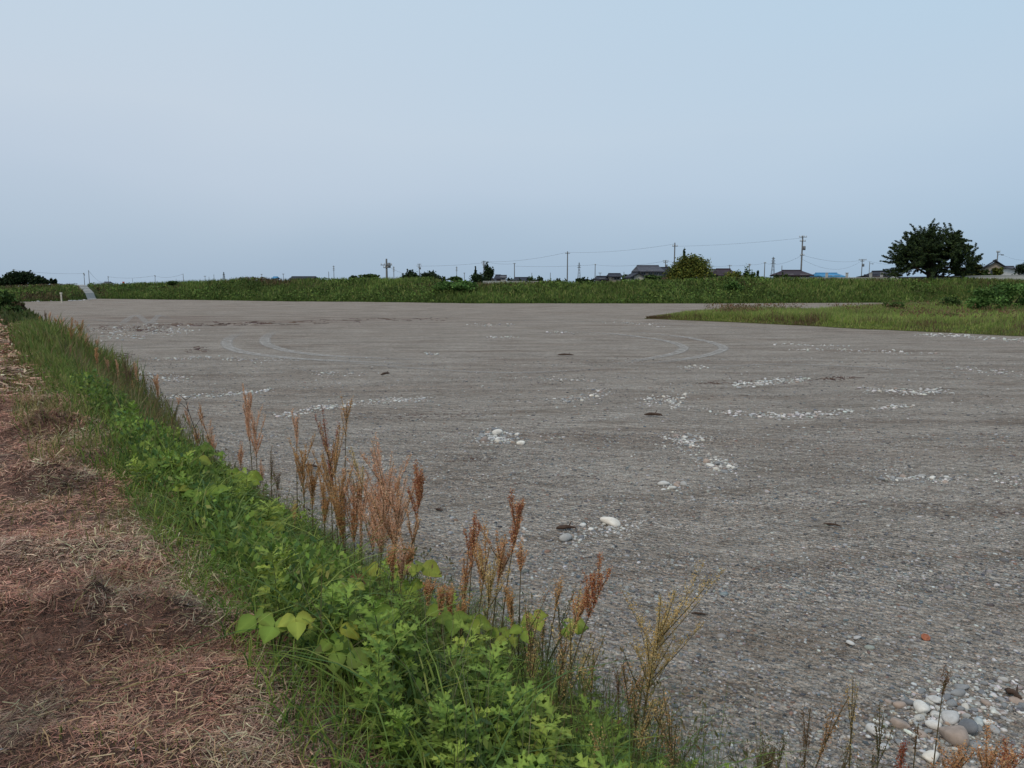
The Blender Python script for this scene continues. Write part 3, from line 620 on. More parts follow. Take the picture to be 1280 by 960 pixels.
# ------------------------------------------------------------------ bushes and trees
def crown_pts(n, cl):
    """cl: list of (x,y,z,rx,ry,rz)"""
    cl = np.array(cl, float); vol = (cl[:, 3]*cl[:, 4]*cl[:, 5])**(.66); i = RS.choice(len(cl), n, p=vol/vol.sum())
    d = RS.normal(size=(n, 3)); d /= np.linalg.norm(d, axis=1)[:, None]; r = RS.rand(n)**.38*(1+.22*RS.normal(size=n).clip(-1, 2.2))
    return cl[i, :3]+d*cl[i, 3:]*r[:, None], i
def bush(name, label, cat, x, y, z0, wd_, ht, cols, n=1500, leaf=.15, group=None, nc=16, trunk=.0, dens=1., asp=1.4, flatb=.25, depth=1., seed=None, conif=False):
    o = empty(name, (x, y, z0), label, cat, group)
    cl = []
    for k in range(nc):
        a = RS.uniform(0, 6.28); rr_ = RS.uniform(0, .68)**.7
        if conif:
            hz = RS.uniform(.12, .97); rad = (1-hz)*.42+.06; cl.append((math.cos(a)*rad*wd_*.4, math.sin(a)*rad*wd_*.4, hz*ht, rad*wd_*.75, rad*wd_*.75, ht*.09)); continue
        hz = RS.uniform(trunk+.12, .88); pr = math.sqrt(max(.1, 1-((hz-.45)/.6)**2))
        sz = RS.uniform(.14, .27); rr_ = min(rr_*1.25, .98); lim_ = (1-sz)*.5
        cl.append((math.cos(a)*rr_*wd_*lim_*pr*1.1, math.sin(a)*rr_*wd_*lim_*pr*depth, hz*ht*.98, wd_*sz, wd_*sz, ht*RS.uniform(.13, .22)))
    n = int(n*1.5); P, i = crown_pts(n, cl); P[:, 2] = np.maximum(P[:, 2], .02)
    tone = RS.uniform(.7, 1.3, nc)
    c = pal(n, cols)*tone[i][:, None]
    mb = MB(); quads(mb, P, RS.uniform(.6, 1.4, n)*leaf, c, flatb, asp); mb.build('foliage' if not trunk else 'crown', M['farleaf'] if y > 30 else M['leaf'], o)
    mb = MB(); tube(mb, [(0, 0, -.2), (0, 0, ht*(.3+trunk*.5)), (wd_*.03, 0, ht*.85)], [wd_*.035+.03, wd_*.025+.02, .02], 6)
    for k in range(min(nc, 8)):
        q = np.array(cl[k][:3]); z_ = ht*(.12+trunk*.6+.04*k*.3); tube(mb, [(0, 0, z_), q*np.array((.5, .5, 0))+np.array((0, 0, (z_+q[2])*.48)), q], [wd_*.016+.015, wd_*.010+.01, .01], 4)
    mb.build('trunk' if trunk else 'stem', M['bark'], o, True)
    return o
DK = [(.014, .026, .012), (.024, .042, .016), (.036, .056, .02)]; MG = [(.03, .055, .016), (.052, .088, .022), (.075, .115, .03)]; YG = [(.06, .08, .016), (.11, .125, .024), (.20, .19, .035), (.05, .075, .018)]
BG = [(.05, .11, .026), (.085, .16, .04), (.12, .20, .05)]
def far_bush(pxl, pxr, yt, yb, D, cols, name, label, cat='bush', n=1300, **k):
    x = xat((pxl+pxr)/2, D); wd_ = (pxr-pxl)/F*D*1.16; z1 = zat(yt, D); z0 = zat(yb, D) if yb else float(gz(D)) if D > 125 else 0.
    return bush(name, label, cat, x, D, z0, wd_, z1-z0, cols, n, leaf=D/F*1.9*k.pop('lf', 1.), **k)
FB = [
 (0, 22, 347, 0, 300, DK, 'tree', 'dark rounded tree leftmost in the far clump at the left horizon', 'tree', dict(trunk=.15)), (17, 45, 340, 0, 300, DK, 'tree', 'tallest dark tree of the far clump at the left horizon', 'tree', dict(trunk=.15, nc=26, n=2200)),
 (42, 60, 344, 0, 300, DK, 'tree', 'dark rounded tree right of the tallest in the far left clump', 'tree', dict(trunk=.15)), (56, 68, 350, 0, 300, DK, 'bush', 'low dark bush joining the far left tree clump', 'bush', {}), (68, 77, 348, 0, 300, DK, 'tree', 'small spiky dark tree ending the far left clump', 'tree', dict(trunk=.2, nc=5, n=400)),
 (-30, 4, 345, 0, 300, DK, 'tree', 'dark tree cut by the left picture edge', 'tree', dict(trunk=.15)),
 (84, 94, 355.5, 361, 106, MG, 'bush', 'low green bush on the levee left of the ramp', 'bush', dict(n=400)), (215, 226, 351.5, 356, 106, MG, 'bush', 'small dark bush on the levee crest right of the ramp', 'bush', dict(n=400)),
 (440, 449, 344.5, 350, 112, DK, 'bush', 'tiny dark bush alone on the levee crest', 'bush', dict(n=300)), (452, 475, 342, 350, 112, MG, 'bush', 'loose light bush on the levee crest left of the brown pole', 'bush', dict(n=700, dens=.5)),
 (504, 524, 338.5, 0, 150, DK, 'tree', 'dark dense tree left of the pole on the levee hump', 'tree', dict(trunk=.1, n=1600)), (527, 556, 339, 0, 150, DK, 'tree', 'broad dome-shaped dark tree right of the pole on the levee hump', 'tree', dict(trunk=.1, nc=26, n=2600)),
 (554, 561, 344, 0, 150, DK, 'tree', 'thin dark sapling right of the dome-shaped tree', 'tree', dict(trunk=.2, nc=4, n=350)), (560, 577, 345, 352, 110, MG, 'bush', 'sparse airy bush above the bright kudzu mound', 'bush', dict(n=420)),
 (545, 572, 350, 368, 93, BG, 'bush', 'bright green kudzu mound on the levee, left one', 'bush', dict(n=1500, nc=20)), (562, 595, 348.5, 369, 92, BG, 'bush', 'bright green kudzu mound on the levee, right one', 'bush', dict(n=1700, nc=20)),
 (588, 609, 343, 0, 140, DK, 'tree', 'dark round tree in front of the pole with many arms', 'tree', dict(trunk=.1, n=1800)), (590.5, 599, 335, 0, 146, DK, 'conifer', 'narrow pointed conifer above the dark round tree', 'tree', dict(trunk=.1, n=900, conif=True, nc=26)),
 (603.5, 618, 331, 0, 148, DK, 'tree', 'tall ragged tree with gaps beside the pole with many arms', 'tree', dict(trunk=.45, nc=8, n=650)), (633, 643.5, 347, 0, 150, DK, 'bush', 'round dark bush right of the cream gabled house', 'bush', dict(n=500)),
 (655, 669, 345, 0, 170, MG, 'tree', 'green tree in the row right of the dark blue roof', 'tree', dict(trunk=.1, n=800)), (669, 680, 346, 0, 170, DK, 'tree', 'small rounded tree ending the row right of the dark blue roof', 'tree', dict(trunk=.1, n=700)),
 (644, 652, 348, 0, 200, DK, 'bush', 'dark bush before the low dark blue roof', 'bush', dict(n=300)), (694, 700, 348, 0, 210, DK, 'bush', 'tiny dark bush left of the tall plain pole', 'bush', dict(n=250)), (699, 708, 348, 0, 210, DK, 'bush', 'dark bush at the foot of the tall plain pole', 'bush', dict(n=300)),
 (716, 728, 347.5, 0, 230, DK, 'tree', 'far dark tree at the foot of the lattice tower', 'tree', dict(n=400, trunk=.1)), (726, 736, 346, 0, 230, DK, 'tree', 'far dark tree right of the lattice tower', 'tree', dict(n=400, trunk=.1)), (734, 746, 348, 0, 230, DK, 'bush', 'far dark bush left of the low dark-roofed house', 'bush', dict(n=350)),
 (774, 789, 343, 0, 165, MG, 'bush', 'green bush between the brown house and the gabled garage', 'bush', dict(n=900)), (805, 824, 344, 352, 112, MG, 'bush', 'green bush before the large two-storey house', 'bush', dict(n=900)),
 (787, 803, 350, 358, 98, DK, 'bush', 'dark bush on the levee below the gabled garage', 'bush', dict(n=700)),
 (836, 882, 320.5, 0, 128, YG, 'tree', 'large yellow-green dome-shaped tree beside the two-storey house', 'tree', dict(trunk=.1, nc=40, n=13000, lf=.8)), (845.5, 859, 313.5, 0, 134, DK, 'conifer', 'conifer whose spiky tip rises above the yellow-green tree', 'tree', dict(trunk=.3, conif=True, nc=18, n=900)),
 (879, 896, 341, 0, 128, MG, 'bush', 'green bush right of the yellow-green tree', 'bush', dict(n=900)),
 (904, 929, 338, 0, 125, YG, 'bush', 'broad yellow-green bush right of the dark house', 'bush', dict(n=1500, nc=20)), (925, 940, 335, 0, 126, MG, 'tree', 'darker round tree behind the broad yellow-green bush', 'tree', dict(trunk=.1, n=1200)), (939.5, 949, 339, 0, 128, DK, 'conifer', 'small dark conifer right of the round tree', 'tree', dict(trunk=.1, conif=True, nc=20, n=700)),
 (957, 975, 343.5, 0, 128, DK, 'bush', 'low dark hedge left of the maroon-roofed house', 'bush', dict(n=900)), (972, 982, 342, 0, 130, MG, 'bush', 'small round bush at the corner of the maroon-roofed house', 'bush', dict(n=400)),
 (1185, 1203, 333, 349, 112, DK, 'bush', 'dark shrub right of the large cherry tree', 'bush', dict(n=900)), (1199, 1220, 330.5, 349, 112, [(.04, .05, .015), (.07, .075, .02), (.03, .035, .012)], 'bush', 'olive shrub left of the tan house', 'bush', dict(n=1100)), (1216, 1232, 337, 349, 112, MG, 'bush', 'low shrub before the gable of the tan house', 'bush', dict(n=700)),
 (1233, 1248, 334.5, 349, 112, YG, 'bush', 'yellowish shrub before the wall of the tan house', 'bush', dict(n=600)), (1262, 1285, 328.5, 0, 120, DK, 'hedge', 'dark clipped hedge at the right picture edge', 'hedge', dict(n=2200, nc=16)),
 (1172, 1200, 371, 385, 62, MG, 'bush', 'green tussock behind the middle of the grass spit', 'bush', dict(n=1100, nc=20)), (1160, 1200, 391, 402, 47, MG, 'bush', 'darker tussock in the middle of the grass spit', 'bush', dict(n=900, nc=20)),
 (1104, 1128, 377, 388, 58, MG, 'bush', 'small tussock on the left half of the grass spit', 'bush', dict(n=600)), (1212, 1252, 358, 392, 56, BG, 'bush', 'loose green bush at the right end of the grass spit, left of its twin', 'bush', dict(n=1500, nc=26, lf=1.2)), (1236, 1285, 352, 390, 58, BG, 'bush', 'taller loose green bush at the right end of the grass spit', 'bush', dict(n=2200, nc=16, lf=1.2)),
 (985, 1010, 352, 368, 97, MG, 'bush', 'green mound on the levee below the maroon-roofed house', 'bush', dict(n=800)), (905, 925, 352, 375, 91, BG, 'bush', 'bright green mound low on the levee right of the yellow-green tree', 'bush', dict(n=1000)),
 (5, 30, 383, 402, 34, MG, 'bush', 'dark leafy bush where the weed strip meets the left picture edge', 'bush', dict(n=2600, nc=26, lf=1.6)), (-25, 15, 366, 400, 40, MG, 'bush', 'green bush cut by the left picture edge at the far end of the path', 'bush', dict(n=2600, nc=26, lf=1.6)), (14, 32, 375, 395, 42, [(.09, .06, .035), (.05, .06, .02), (.12, .07, .04)], 'bush', 'reddish dry bush behind the dark leafy one', 'bush', dict(n=1600, lf=1.3)),
]
for pxl, pxr, yt, yb, D, cols, name, lb, cat, kw in FB:
    o = far_bush(pxl, pxr, yt, yb, D, cols, name, lb, cat, **kw)
# the big cherry tree
D = 103.; tx = xat(1157, D); tz = 2.3
o = empty('cherry_tree', (tx, D, tz), 'large dark spreading cherry tree on the levee at the right', 'tree')
SCL = D/F
mbt = MB(); mbl = MB(); tube(mbt, [(0, 0, -.5), (.05, 0, .7), (-.1, .1, 1.5)], [.55, .42, .38], 8)
LP = []
CC = np.array((0., 0., 2.0)); CR = np.array((6.05, 5.75, 5.75))
for k in range(15):
    a = k*2.4+RS.uniform(-.25, .25); el = R([8, 30, 52, 20, 70, 4, 42, 62][k % 8])
    d = np.array((math.cos(a)*math.cos(el), math.sin(a)*math.cos(el), math.sin(el))); p = np.array((0, 0, .9+.5*(k % 3))); L = 4.2; P = [p]
    for j in range(9):
        d = d+RS.normal(0, .13, 3)+np.array((0, 0, .02)); d /= np.linalg.norm(d); P.append(P[-1]+d*L/9)
    P = np.array(P); tube(mbt, P, np.linspace(.2, .05, 10), 6)
    for q in P[2:]: LP.append(q)
    for m in range(4):
        i0 = RS.randint(3, 9); d2 = d*.6+RS.normal(0, .6, 3); d2 /= np.linalg.norm(d2); Q = [P[i0]]
        for j in range(5): d2 = d2+RS.normal(0, .15, 3); d2 /= np.linalg.norm(d2); Q.append(Q[-1]+d2*.36)
        Q = np.array(Q); tube(mbt, Q, np.linspace(.07, .03, 6), 4); LP += list(Q[1:])
LP = np.array(LP); LP = LP[(((LP-CC)/CR)**2).sum(1) < .9]
n = 620; d = RS.normal(size=(n, 3)); d /= np.linalg.norm(d, axis=1)[:, None]; d[:, 2] = np.where(d[:, 2] < -.28, -d[:, 2], d[:, 2])
rr_ = RS.rand(n)**.36*RS.uniform(.86, 1.04, n); T_ = CC+d*CR*rr_[:, None]
hole = (np.exp(-((T_[:, 0]+2.7)/1.1)**2-((T_[:, 2]-1.6)/.9)**2)+np.exp(-((T_[:, 0]-3.9)/.7)**2-((T_[:, 2]-1.4)/.5)**2)) > RS.rand(n); T_ = T_[~hole]
PL = []
for tp in T_:
    q = LP[np.argmin(((LP-tp)**2).sum(1)+RS.rand(len(LP))*.6)]; mid = (q+tp)/2+np.array((0, 0, -.12))+RS.normal(0, .08, 3); dirv = tp-q; L = np.linalg.norm(dirv)
    end = tp+dirv/max(L, .3)*RS.uniform(0, .5)+np.array((0, 0, RS.uniform(-.05, .25)))
    k = np.linspace(0, 1, 6)[:, None]; Q = (1-k)**2*q+2*k*(1-k)*mid+k*k*end; tube(mbt, Q, np.linspace(.03, .008, 6), 3)
    f = 1-RS.rand(170)**1.2*.85; Lp = (1-f[:, None])**2*q+2*f[:, None]*(1-f[:, None])*mid+f[:, None]**2*end
    PL.append(Lp+RS.normal(0, 1, (170, 3))*(.06+.15*(1-f[:, None]))*np.array((1, 1, .6)))
P = np.concatenate(PL); P = P[P[:, 2] > .15]
print('cherry leaves', len(P), P.min(0), P.max(0))
tone = .75+.5*vn(P[:, 0]*1.3+P[:, 1], P[:, 2]*1.3, 1.2, 120, 2)
quads(mbl, P, RS.uniform(.06, .13, len(P)), pal(len(P), [(.026, .045, .018), (.042, .066, .022), (.062, .088, .026), (.03, .046, .03)])*tone[:, None], .3, 2.6)
mbt.build('trunk', M['bark'], o, True); mbl.build('crown', M['farleaf'], o)

# ------------------------------------------------------------------ ramp, post, walls
mb = MB(); r0 = []
for k in np.linspace(0, 1, 16):
    w_ = -.6+k*10.6; pc = 118.5-k*15.5; row = []
    for s_ in (-1, 1):
        r_ = (pc+s_*(5.4-.8*k)-640)/F; X, Y, Z = lev(np.array([r_]), np.array([w_])); base = 1.72*sm(0, 1, k)+.10 if False else None
        row.append((X[0], Y[0]))
    zz = max(Z_ for Z_ in [float(lev(np.array([(pc+q_-640)/F]), np.array([w_]))[2][0]) for q_ in (-5, -2.5, 0, 2.5, 5)])+.10; zz = max(zz, r0[-1][0][2]+.02) if r0 else .03; r0.append([(row[0][0], row[0][1], zz), (row[1][0], row[1][1], zz)])
r0 = np.array(r0); V = []
for a, b in r0: V += [a, b, b-np.array((0, 0, .5)), a-np.array((0, 0, .5))]
Fq = []
for i in range(15):
    for j in range(4): Fq.append((i*4+j, i*4+(j+1) % 4, i*4+4+(j+1) % 4, i*4+4+j))
Fq += [(0, 1, 2, 3), (60, 61, 62, 63)]
mb.add(V, Fq); struct(mb.build('ramp', M['ramp']))
D = 89.; x = xat(80, D); o = empty('marker_post', (x, D, 0), 'white marker post with a capped top at the far left end of the gravel', 'post')
mb = MB(); box(mb, -.06, .06, -.06, .06, -.1, 1.0); mb.build('post', M['postw'], o); mb = MB(); box(mb, -.1, .1, -.1, .1, 1.0, 1.18); mb.build('cap', M['postw'], o)
def wall_line(pts, D, thick, name, label, postn=0):
    mb = MB(); n = len(pts); V = []
    for px, yt, zb in pts:
        x = xat(px, D); z = zat(yt, D); V += [(x, D, zb), (x, D, z), (x, D+thick, z), (x, D+thick, zb)]
    Fq = [(i*4+j, i*4+(j+1) % 4, i*4+4+(j+1) % 4, i*4+4+j) for i in range(n-1) for j in range(4)]+[(0, 1, 2, 3), tuple(n*4-4+k for k in range(4))]
    mb.add(V, Fq); o = empty(name, (0, 0, 0), label, 'wall'); mb.build('panel', M['conc'], o)
    mb = MB(); V = []
    for px, yt, zb in pts:
        x = xat(px, D); z = zat(yt, D)+.004; V += [(x, D-.05, z), (x, D-.05, z+.08), (x, D+thick+.05, z+.08), (x, D+thick+.05, z)]
    mb.add(V, Fq); mb.build('coping', M['conc'], o); return o
wall_line([(1120, 347, 1.8), (1180, 346.2, 1.8), (1230, 345.2, 1.8), (1280, 344.3, 1.8), (1420, 342, 1.8), (1700, 340, 1.8)], 104.5, .3, 'concrete_wall', 'long pale concrete wall on the levee crest at the right edge')
wall_line([(975, 348, 1.8), (1040, 347.6, 1.8), (1105, 347.2, 1.8)], 105.5, .25, 'concrete_wall', 'low pale concrete wall left of the cherry tree')
wall_line([(604, 352.0, 1.), (640, 351.9, 1.), (692, 352.3, 1.)], 106., .25, 'concrete_wall', 'low white wall below the cream gabled house')
for px, lb in ((1084, 'pale concrete pillar nearest the twin poles left of the cherry tree'), (1097.5, 'pale concrete pillar just left of the cherry tree'), (1054.5, 'pale concrete pillar right of the blue roof'), (1029.5, 'pale concrete pillar before the left end of the blue roof')):
    D = 112; o = empty('pillar', (xat(px, D), D, 0), lb, 'pillar'); mb = MB(); box(mb, -.14, .14, -.14, .14, 0, zat(341.5, D)); mb.build('shaft', M['conc'], o)
    mb = MB(); box(mb, -.18, .18, -.18, .18, zat(341.5, D)+.003, zat(341, D)+.003); mb.build('cap', M['conc'], o)

# ------------------------------------------------------------------ houses
def house(label, pl, pr, ye, yr, D, mode, wm, rm, depth=8, ov=.5, wins=(), name='house', cat='house', ridge=1., hip=0., rz=0.):
    x0, x1 = xat(pl, D), xat(pr, D); ze, zr = zat(ye, D), zat(yr, D); cx = (x0+x1)/2; hw = (x1-x0)/2; o = empty(name, (cx, D, 0), label, cat, None, rz)
    mb = MB(); wl = hw-ov; th = .22
    box(mb, -wl, wl, ov, depth-ov, float(gz(D))-.4, ze)
    if mode == 'front':     # gable faces us
        zz = ze+(zr-ze)*(wl/hw); mb.add([(-wl, ov, ze), (wl, ov, ze), (0, ov, zz-.05), (-wl, depth-ov, ze), (wl, depth-ov, ze), (0, depth-ov, zz-.05)], [[(0, 1, 2), (3, 5, 4)], [(0, 2, 5, 3), (1, 4, 5, 2)]][0]); mb.add([(0, ov, ze)]*0+[(-wl, ov, ze), (0, ov, zz-.05), (0, depth-ov, zz-.05), (-wl, depth-ov, ze)], [(0, 1, 2, 3)]); mb.add([(wl, ov, ze), (0, ov, zz-.05), (0, depth-ov, zz-.05), (wl, depth-ov, ze)], [(0, 1, 2, 3)])
        prof = [(-hw, ze-.1), (0, zr), (hw, ze-.1), (hw, ze-.1-th), (0, zr-th), (-hw, ze-.1-th)]
        V = [(a, b, z) for b in (0, depth) for a, z in prof]
    else:                   # eave faces us
        mb.add([(-wl, ov, ze), (-wl, depth-ov, ze), (-wl, depth/2, zr-.3)], [(0, 1, 2)]); mb.add([(wl, ov, ze), (wl, depth-ov, ze), (wl, depth/2, zr-.3)], [(0, 1, 2)])
        prof = [(0, ze-.1), (depth/2, zr), (depth, ze-.1), (depth, ze-.1-th), (depth/2, zr-th), (0, ze-.1-th)]
        V = []
        for sg in (-1, 1):
            for b, z in prof: V.append((sg*(hw-hip*hw*(1 if abs(b-depth/2) < .01 else 0)), b, z))
    mb.build('wall', wm, o)
    mb = MB(); mb.add(V, [[(0, 1, 7, 6), (1, 2, 8, 7), (2, 3, 9, 8), (3, 4, 10, 9), (4, 5, 11, 10), (5, 0, 6, 11)], [(0, 5, 4, 1), (1, 4, 3, 2), (6, 7, 10, 11), (7, 8, 9, 10)]][0]); mb.add(V, [(0, 5, 4, 1), (1, 4, 3, 2), (6, 7, 10, 11), (7, 8, 9, 10)])
    if hip: mb.add([V[0], V[1], V[2], V[6], V[7], V[8]], [(0, 1, 2), (3, 5, 4)])
    rf = mb.build('roof', rm, o)
    mb = MB()
    if mode == 'front': tube(mb, [(0, -.1, zr+.06), (0, depth+.1, zr+.06)], .14, 6)
    else: tube(mb, [(-hw*(1-hip), depth/2, zr+.06), (hw*(1-hip), depth/2, zr+.06)], .14, 6)
    mb.build('ridge', rm, rf)
    for wx, wy, ww_, wh in wins:      # px centre, y centre, size m
        a = xat(wx, D)-cx; z = zat(wy, D)
        mb = MB(); y_ = ov-.05
        box(mb, a-ww_/2-.08, a+ww_/2+.08, y_, ov, z-wh/2-.08, z+wh/2+.08); wf = mb.build('window', M['frame'], o)
        mb = MB(); box(mb, a-ww_/2, a-.03, y_-.02, y_-.003, z-wh/2, z+wh/2); box(mb, a+.03, a+ww_/2, y_-.02, y_-.003, z-wh/2, z+wh/2); mb.build('pane', M['glass'], wf)
    return o
H_ = house
H_('long low dark-roofed shed on the skyline above the left levee', 363, 394, 348.2, 346, 230, 'side', M['brown'], M['rdark'], 7, .3, name='shed', cat='shed')
H_('small blue box-like hut on the skyline left of the long shed', 341.5, 347.5, 347.5, 346.2, 260, 'side', M['grey'], M['rblue'], 5, .3, name='shed', cat='shed')
H_('tiny white-roofed shelter on the horizon right of the ramp', 131, 139, 354, 352.5, 300, 'side', M['white'], M['rgrey'], 5, .3, name='shed', cat='shed')
H_('cream gabled house left part, half behind the dark round tree', 606, 620, 349.5, 346, 160, 'front', M['tan'], M['rgrey'], 9, .4, wins=((612, 350, .8, .6),))
H_('brown-walled house with dark roof between the two cream ones', 617, 628, 347.8, 344, 172, 'side', M['brown'], M['rdark'], 8, .4, hip=.35)
H_('small cream flat-fronted house right of the brown-walled one', 625, 633.5, 346, 344.6, 166, 'side', M['cream'], M['rgrey'], 6, .2, wins=((629, 348, .7, .5),))
H_('low dark blue roofed house among the trees near the tall plain pole', 642, 662, 350.2, 347, 215, 'side', M['grey'], M['rdark'], 9, .5, hip=.15)
H_('low dark-roofed house leftmost in the village row', 745, 763, 348.6, 345.6, 185, 'side', M['tan'], M['rdark'], 8, .5, wins=((752, 350, 1., .6),), hip=.15)
H_('brown two-tier house with a dark flat-looking roof', 761, 778, 345.0, 342.2, 180, 'side', M['tan'], M['rdark'], 8, .5, wins=((770, 347.5, 1.2, .7),), hip=.08)
H_('pale gabled garage left of the large two-storey house', 786.5, 808, 345.8, 340.6, 150, 'front', M['cream'], M['rdark'], 9, .4, wins=((790, 348.5, .5, 1.),))
H_('large two-storey house with grey tiled gable roof', 797, 829, 338.4, 332.2, 158, 'side', M['tan'], M['rgrey'], 10, .6, wins=((803, 341, .9, .8), (812, 341, .8, .9), (819, 341, .8, .8), (825, 341.4, .8, .8)), hip=.12)
H_('lower wing of the two-storey house behind the yellow-green tree', 818, 842, 339.5, 334.5, 166, 'side', M['brown'], M['rdark'], 9, .5, wins=((829, 343, 1.4, .9),), hip=.1)
H_('house with a flat grey roof right of the yellow-green tree', 881, 902, 339.4, 337, 175, 'side', M['tan'], M['rgrey'], 8, .4)
H_('dark brown gabled house right of the flat grey roof', 895.5, 920, 343.5, 336.4, 160, 'side', M['brown'], M['rmar'], 8, .5, hip=.25)
H_('maroon-roofed house with red-brown walls beside the tallest pole', 978, 1014, 343.2, 338.2, 150, 'side', M['brown'], M['rmar'], 9, .6, wins=((986, 345.4, 1., .7), (1003, 345.4, 1.4, .7)), hip=.3)
H_('bright blue roofed workshop behind the low wall', 1024, 1054, 345.0, 341.6, 170, 'side', M['grey'], M['rblue'], 9, .5, wins=((1034, 346.5, 1.2, .6), (1044, 346.5, 1.2, .6)), hip=.08)
H_('long low dark building left of the cherry tree', 1086, 1108, 345.2, 344, 150, 'side', M['brown'], M['rdark'], 7, .3, name='shed', cat='shed')
H_('white house with a dark gable roof half behind the cherry tree', 1101, 1124, 343.6, 339, 150, 'front', M['white'], M['rdark'], 9, .5)
H_('tan gabled house with dark tiled roof near the right picture edge', 1221, 1254, 336.5, 325.6, 168, 'front', M['tan'], M['rdark'], 9, .6, wins=((1236, 340.4, 1.1, 1.),), rz=-.5)
H_('small white outbuilding between the tan house and the hedge', 1263, 1274, 336, 333.5, 134, 'side', M['white'], M['rgrey'], 6, .3, name='shed', cat='shed')

# ------------------------------------------------------------------ poles
def pole(px, yt, H, label, arms=((.4, 1.0),), r=.16, trans=False, group=None, name='utility_pole', D=None, bracket=False, m='polec'):
    D = D or (H-CAMZ)*F/(HY-yt); x = xat(px, D); H = zat(yt, D); o = empty(name, (x, D, 0), label, 'utility pole', group)
    k = max(1., D/320.)
    mb = MB(); tube(mb, [(0, 0, float(gz(D))-.3), (0, 0, H)], [r*1.25*k**.5, r*.8*k**.5], 8); mb.build('shaft', M[m], o, True)
    for dz, hw in arms:
        mb = MB(); box(mb, -hw, hw, -.06*k-r, .06*k-r, H-dz-.07*k, H-dz+.07*k); mb.add([(-hw*.6, -r, H-dz), (-hw*.6, -r-.04, H-dz), (0, -r-.04, H-dz-.6), (0, -r, H-dz-.6)], [(0, 1, 2, 3)]); a = mb.build('crossarm', M['steel'], o)
        for q in (-.9, -.35, .35, .9):
            mb = MB(); zz = H-dz+.07*k; tube(mb, [(q*hw, -r, zz), (q*hw, -r, zz+.12), (q*hw, -r, zz+.2), (q*hw, -r, zz+.28)], [.03*k, .075*k, .05*k, .06*k], 6); mb.build('insulator', M['postw'], a)
    if trans:
        mb = MB(); tube(mb, [(r+.3, 0, H*.74), (r+.3, 0, H*.74+.05), (r+.3, 0, H*.74+.9), (r+.3, 0, H*.74+.97)], [.2, .3, .3, .15], 10); box(mb, r*.5, r+.1, -.05, .05, H*.74+.2, H*.74+.7); mb.build('transformer', M['steel'], o, True)
    if bracket:
        mb = MB(); tube(mb, [(0, 0, H*.9), (.5, 0, H*.93), (.9, 0, H*.92)], .05, 5); box(mb, .8, 1.3, -.12, .12, H*.9, H*.925); mb.build('bracket', M['steel'], o)
    return (x, D, H)
A = {}
A[997] = pole(997.5, 296, 13, 'tallest concrete pole with transformer above the maroon-roofed house', ((.35, .9), (1.3, .7), (4.6, .5)), .19, True)
A[840] = pole(840.5, 304.5, 12, 'tall pole rising left of the yellow-green tree', ((.9, .7),), .17)
A[708] = pole(708.5, 315, 12, 'tall plain pole with one short crossarm left of the nearer lattice tower', ((.7, .8),), .19)
A[605] = pole(605.2, 326.5, 11, 'pole with many arms in front of the dark round tree', ((.3, .9), (.9, 1.2), (1.5, .8), (2.1, .5)), .22, True)
A[643] = pole(643, 329.3, 11, 'pole right of the cream gabled house', ((.3, .6),), .2)
A[485] = pole(485, 324, 10, 'brown pole with a single crossarm on the levee hump', ((1.2, 1.1), (1.7, .6)), .2, True, D=150)
A[829] = pole(829.6, 325.6, 9.5, 'short pole with double crossarms and transformer behind the two-storey house', ((.3, 1.), (.9, .8)), .16, True)
A[1072] = pole(1072.5, 324.5, 9.5, 'pole with wide crossarm and transformer left of the cherry tree', ((.2, 1.3), (.7, .6)), .15, True)
A[1081] = pole(1081.8, 327.5, 9, 'slim pole with a lamp bracket left of the cherry tree', (), .12, bracket=True)
A[1239] = pole(1239, 315, 9, 'pole behind the roof of the tan house', ((.2, .4),), .13, bracket=True)
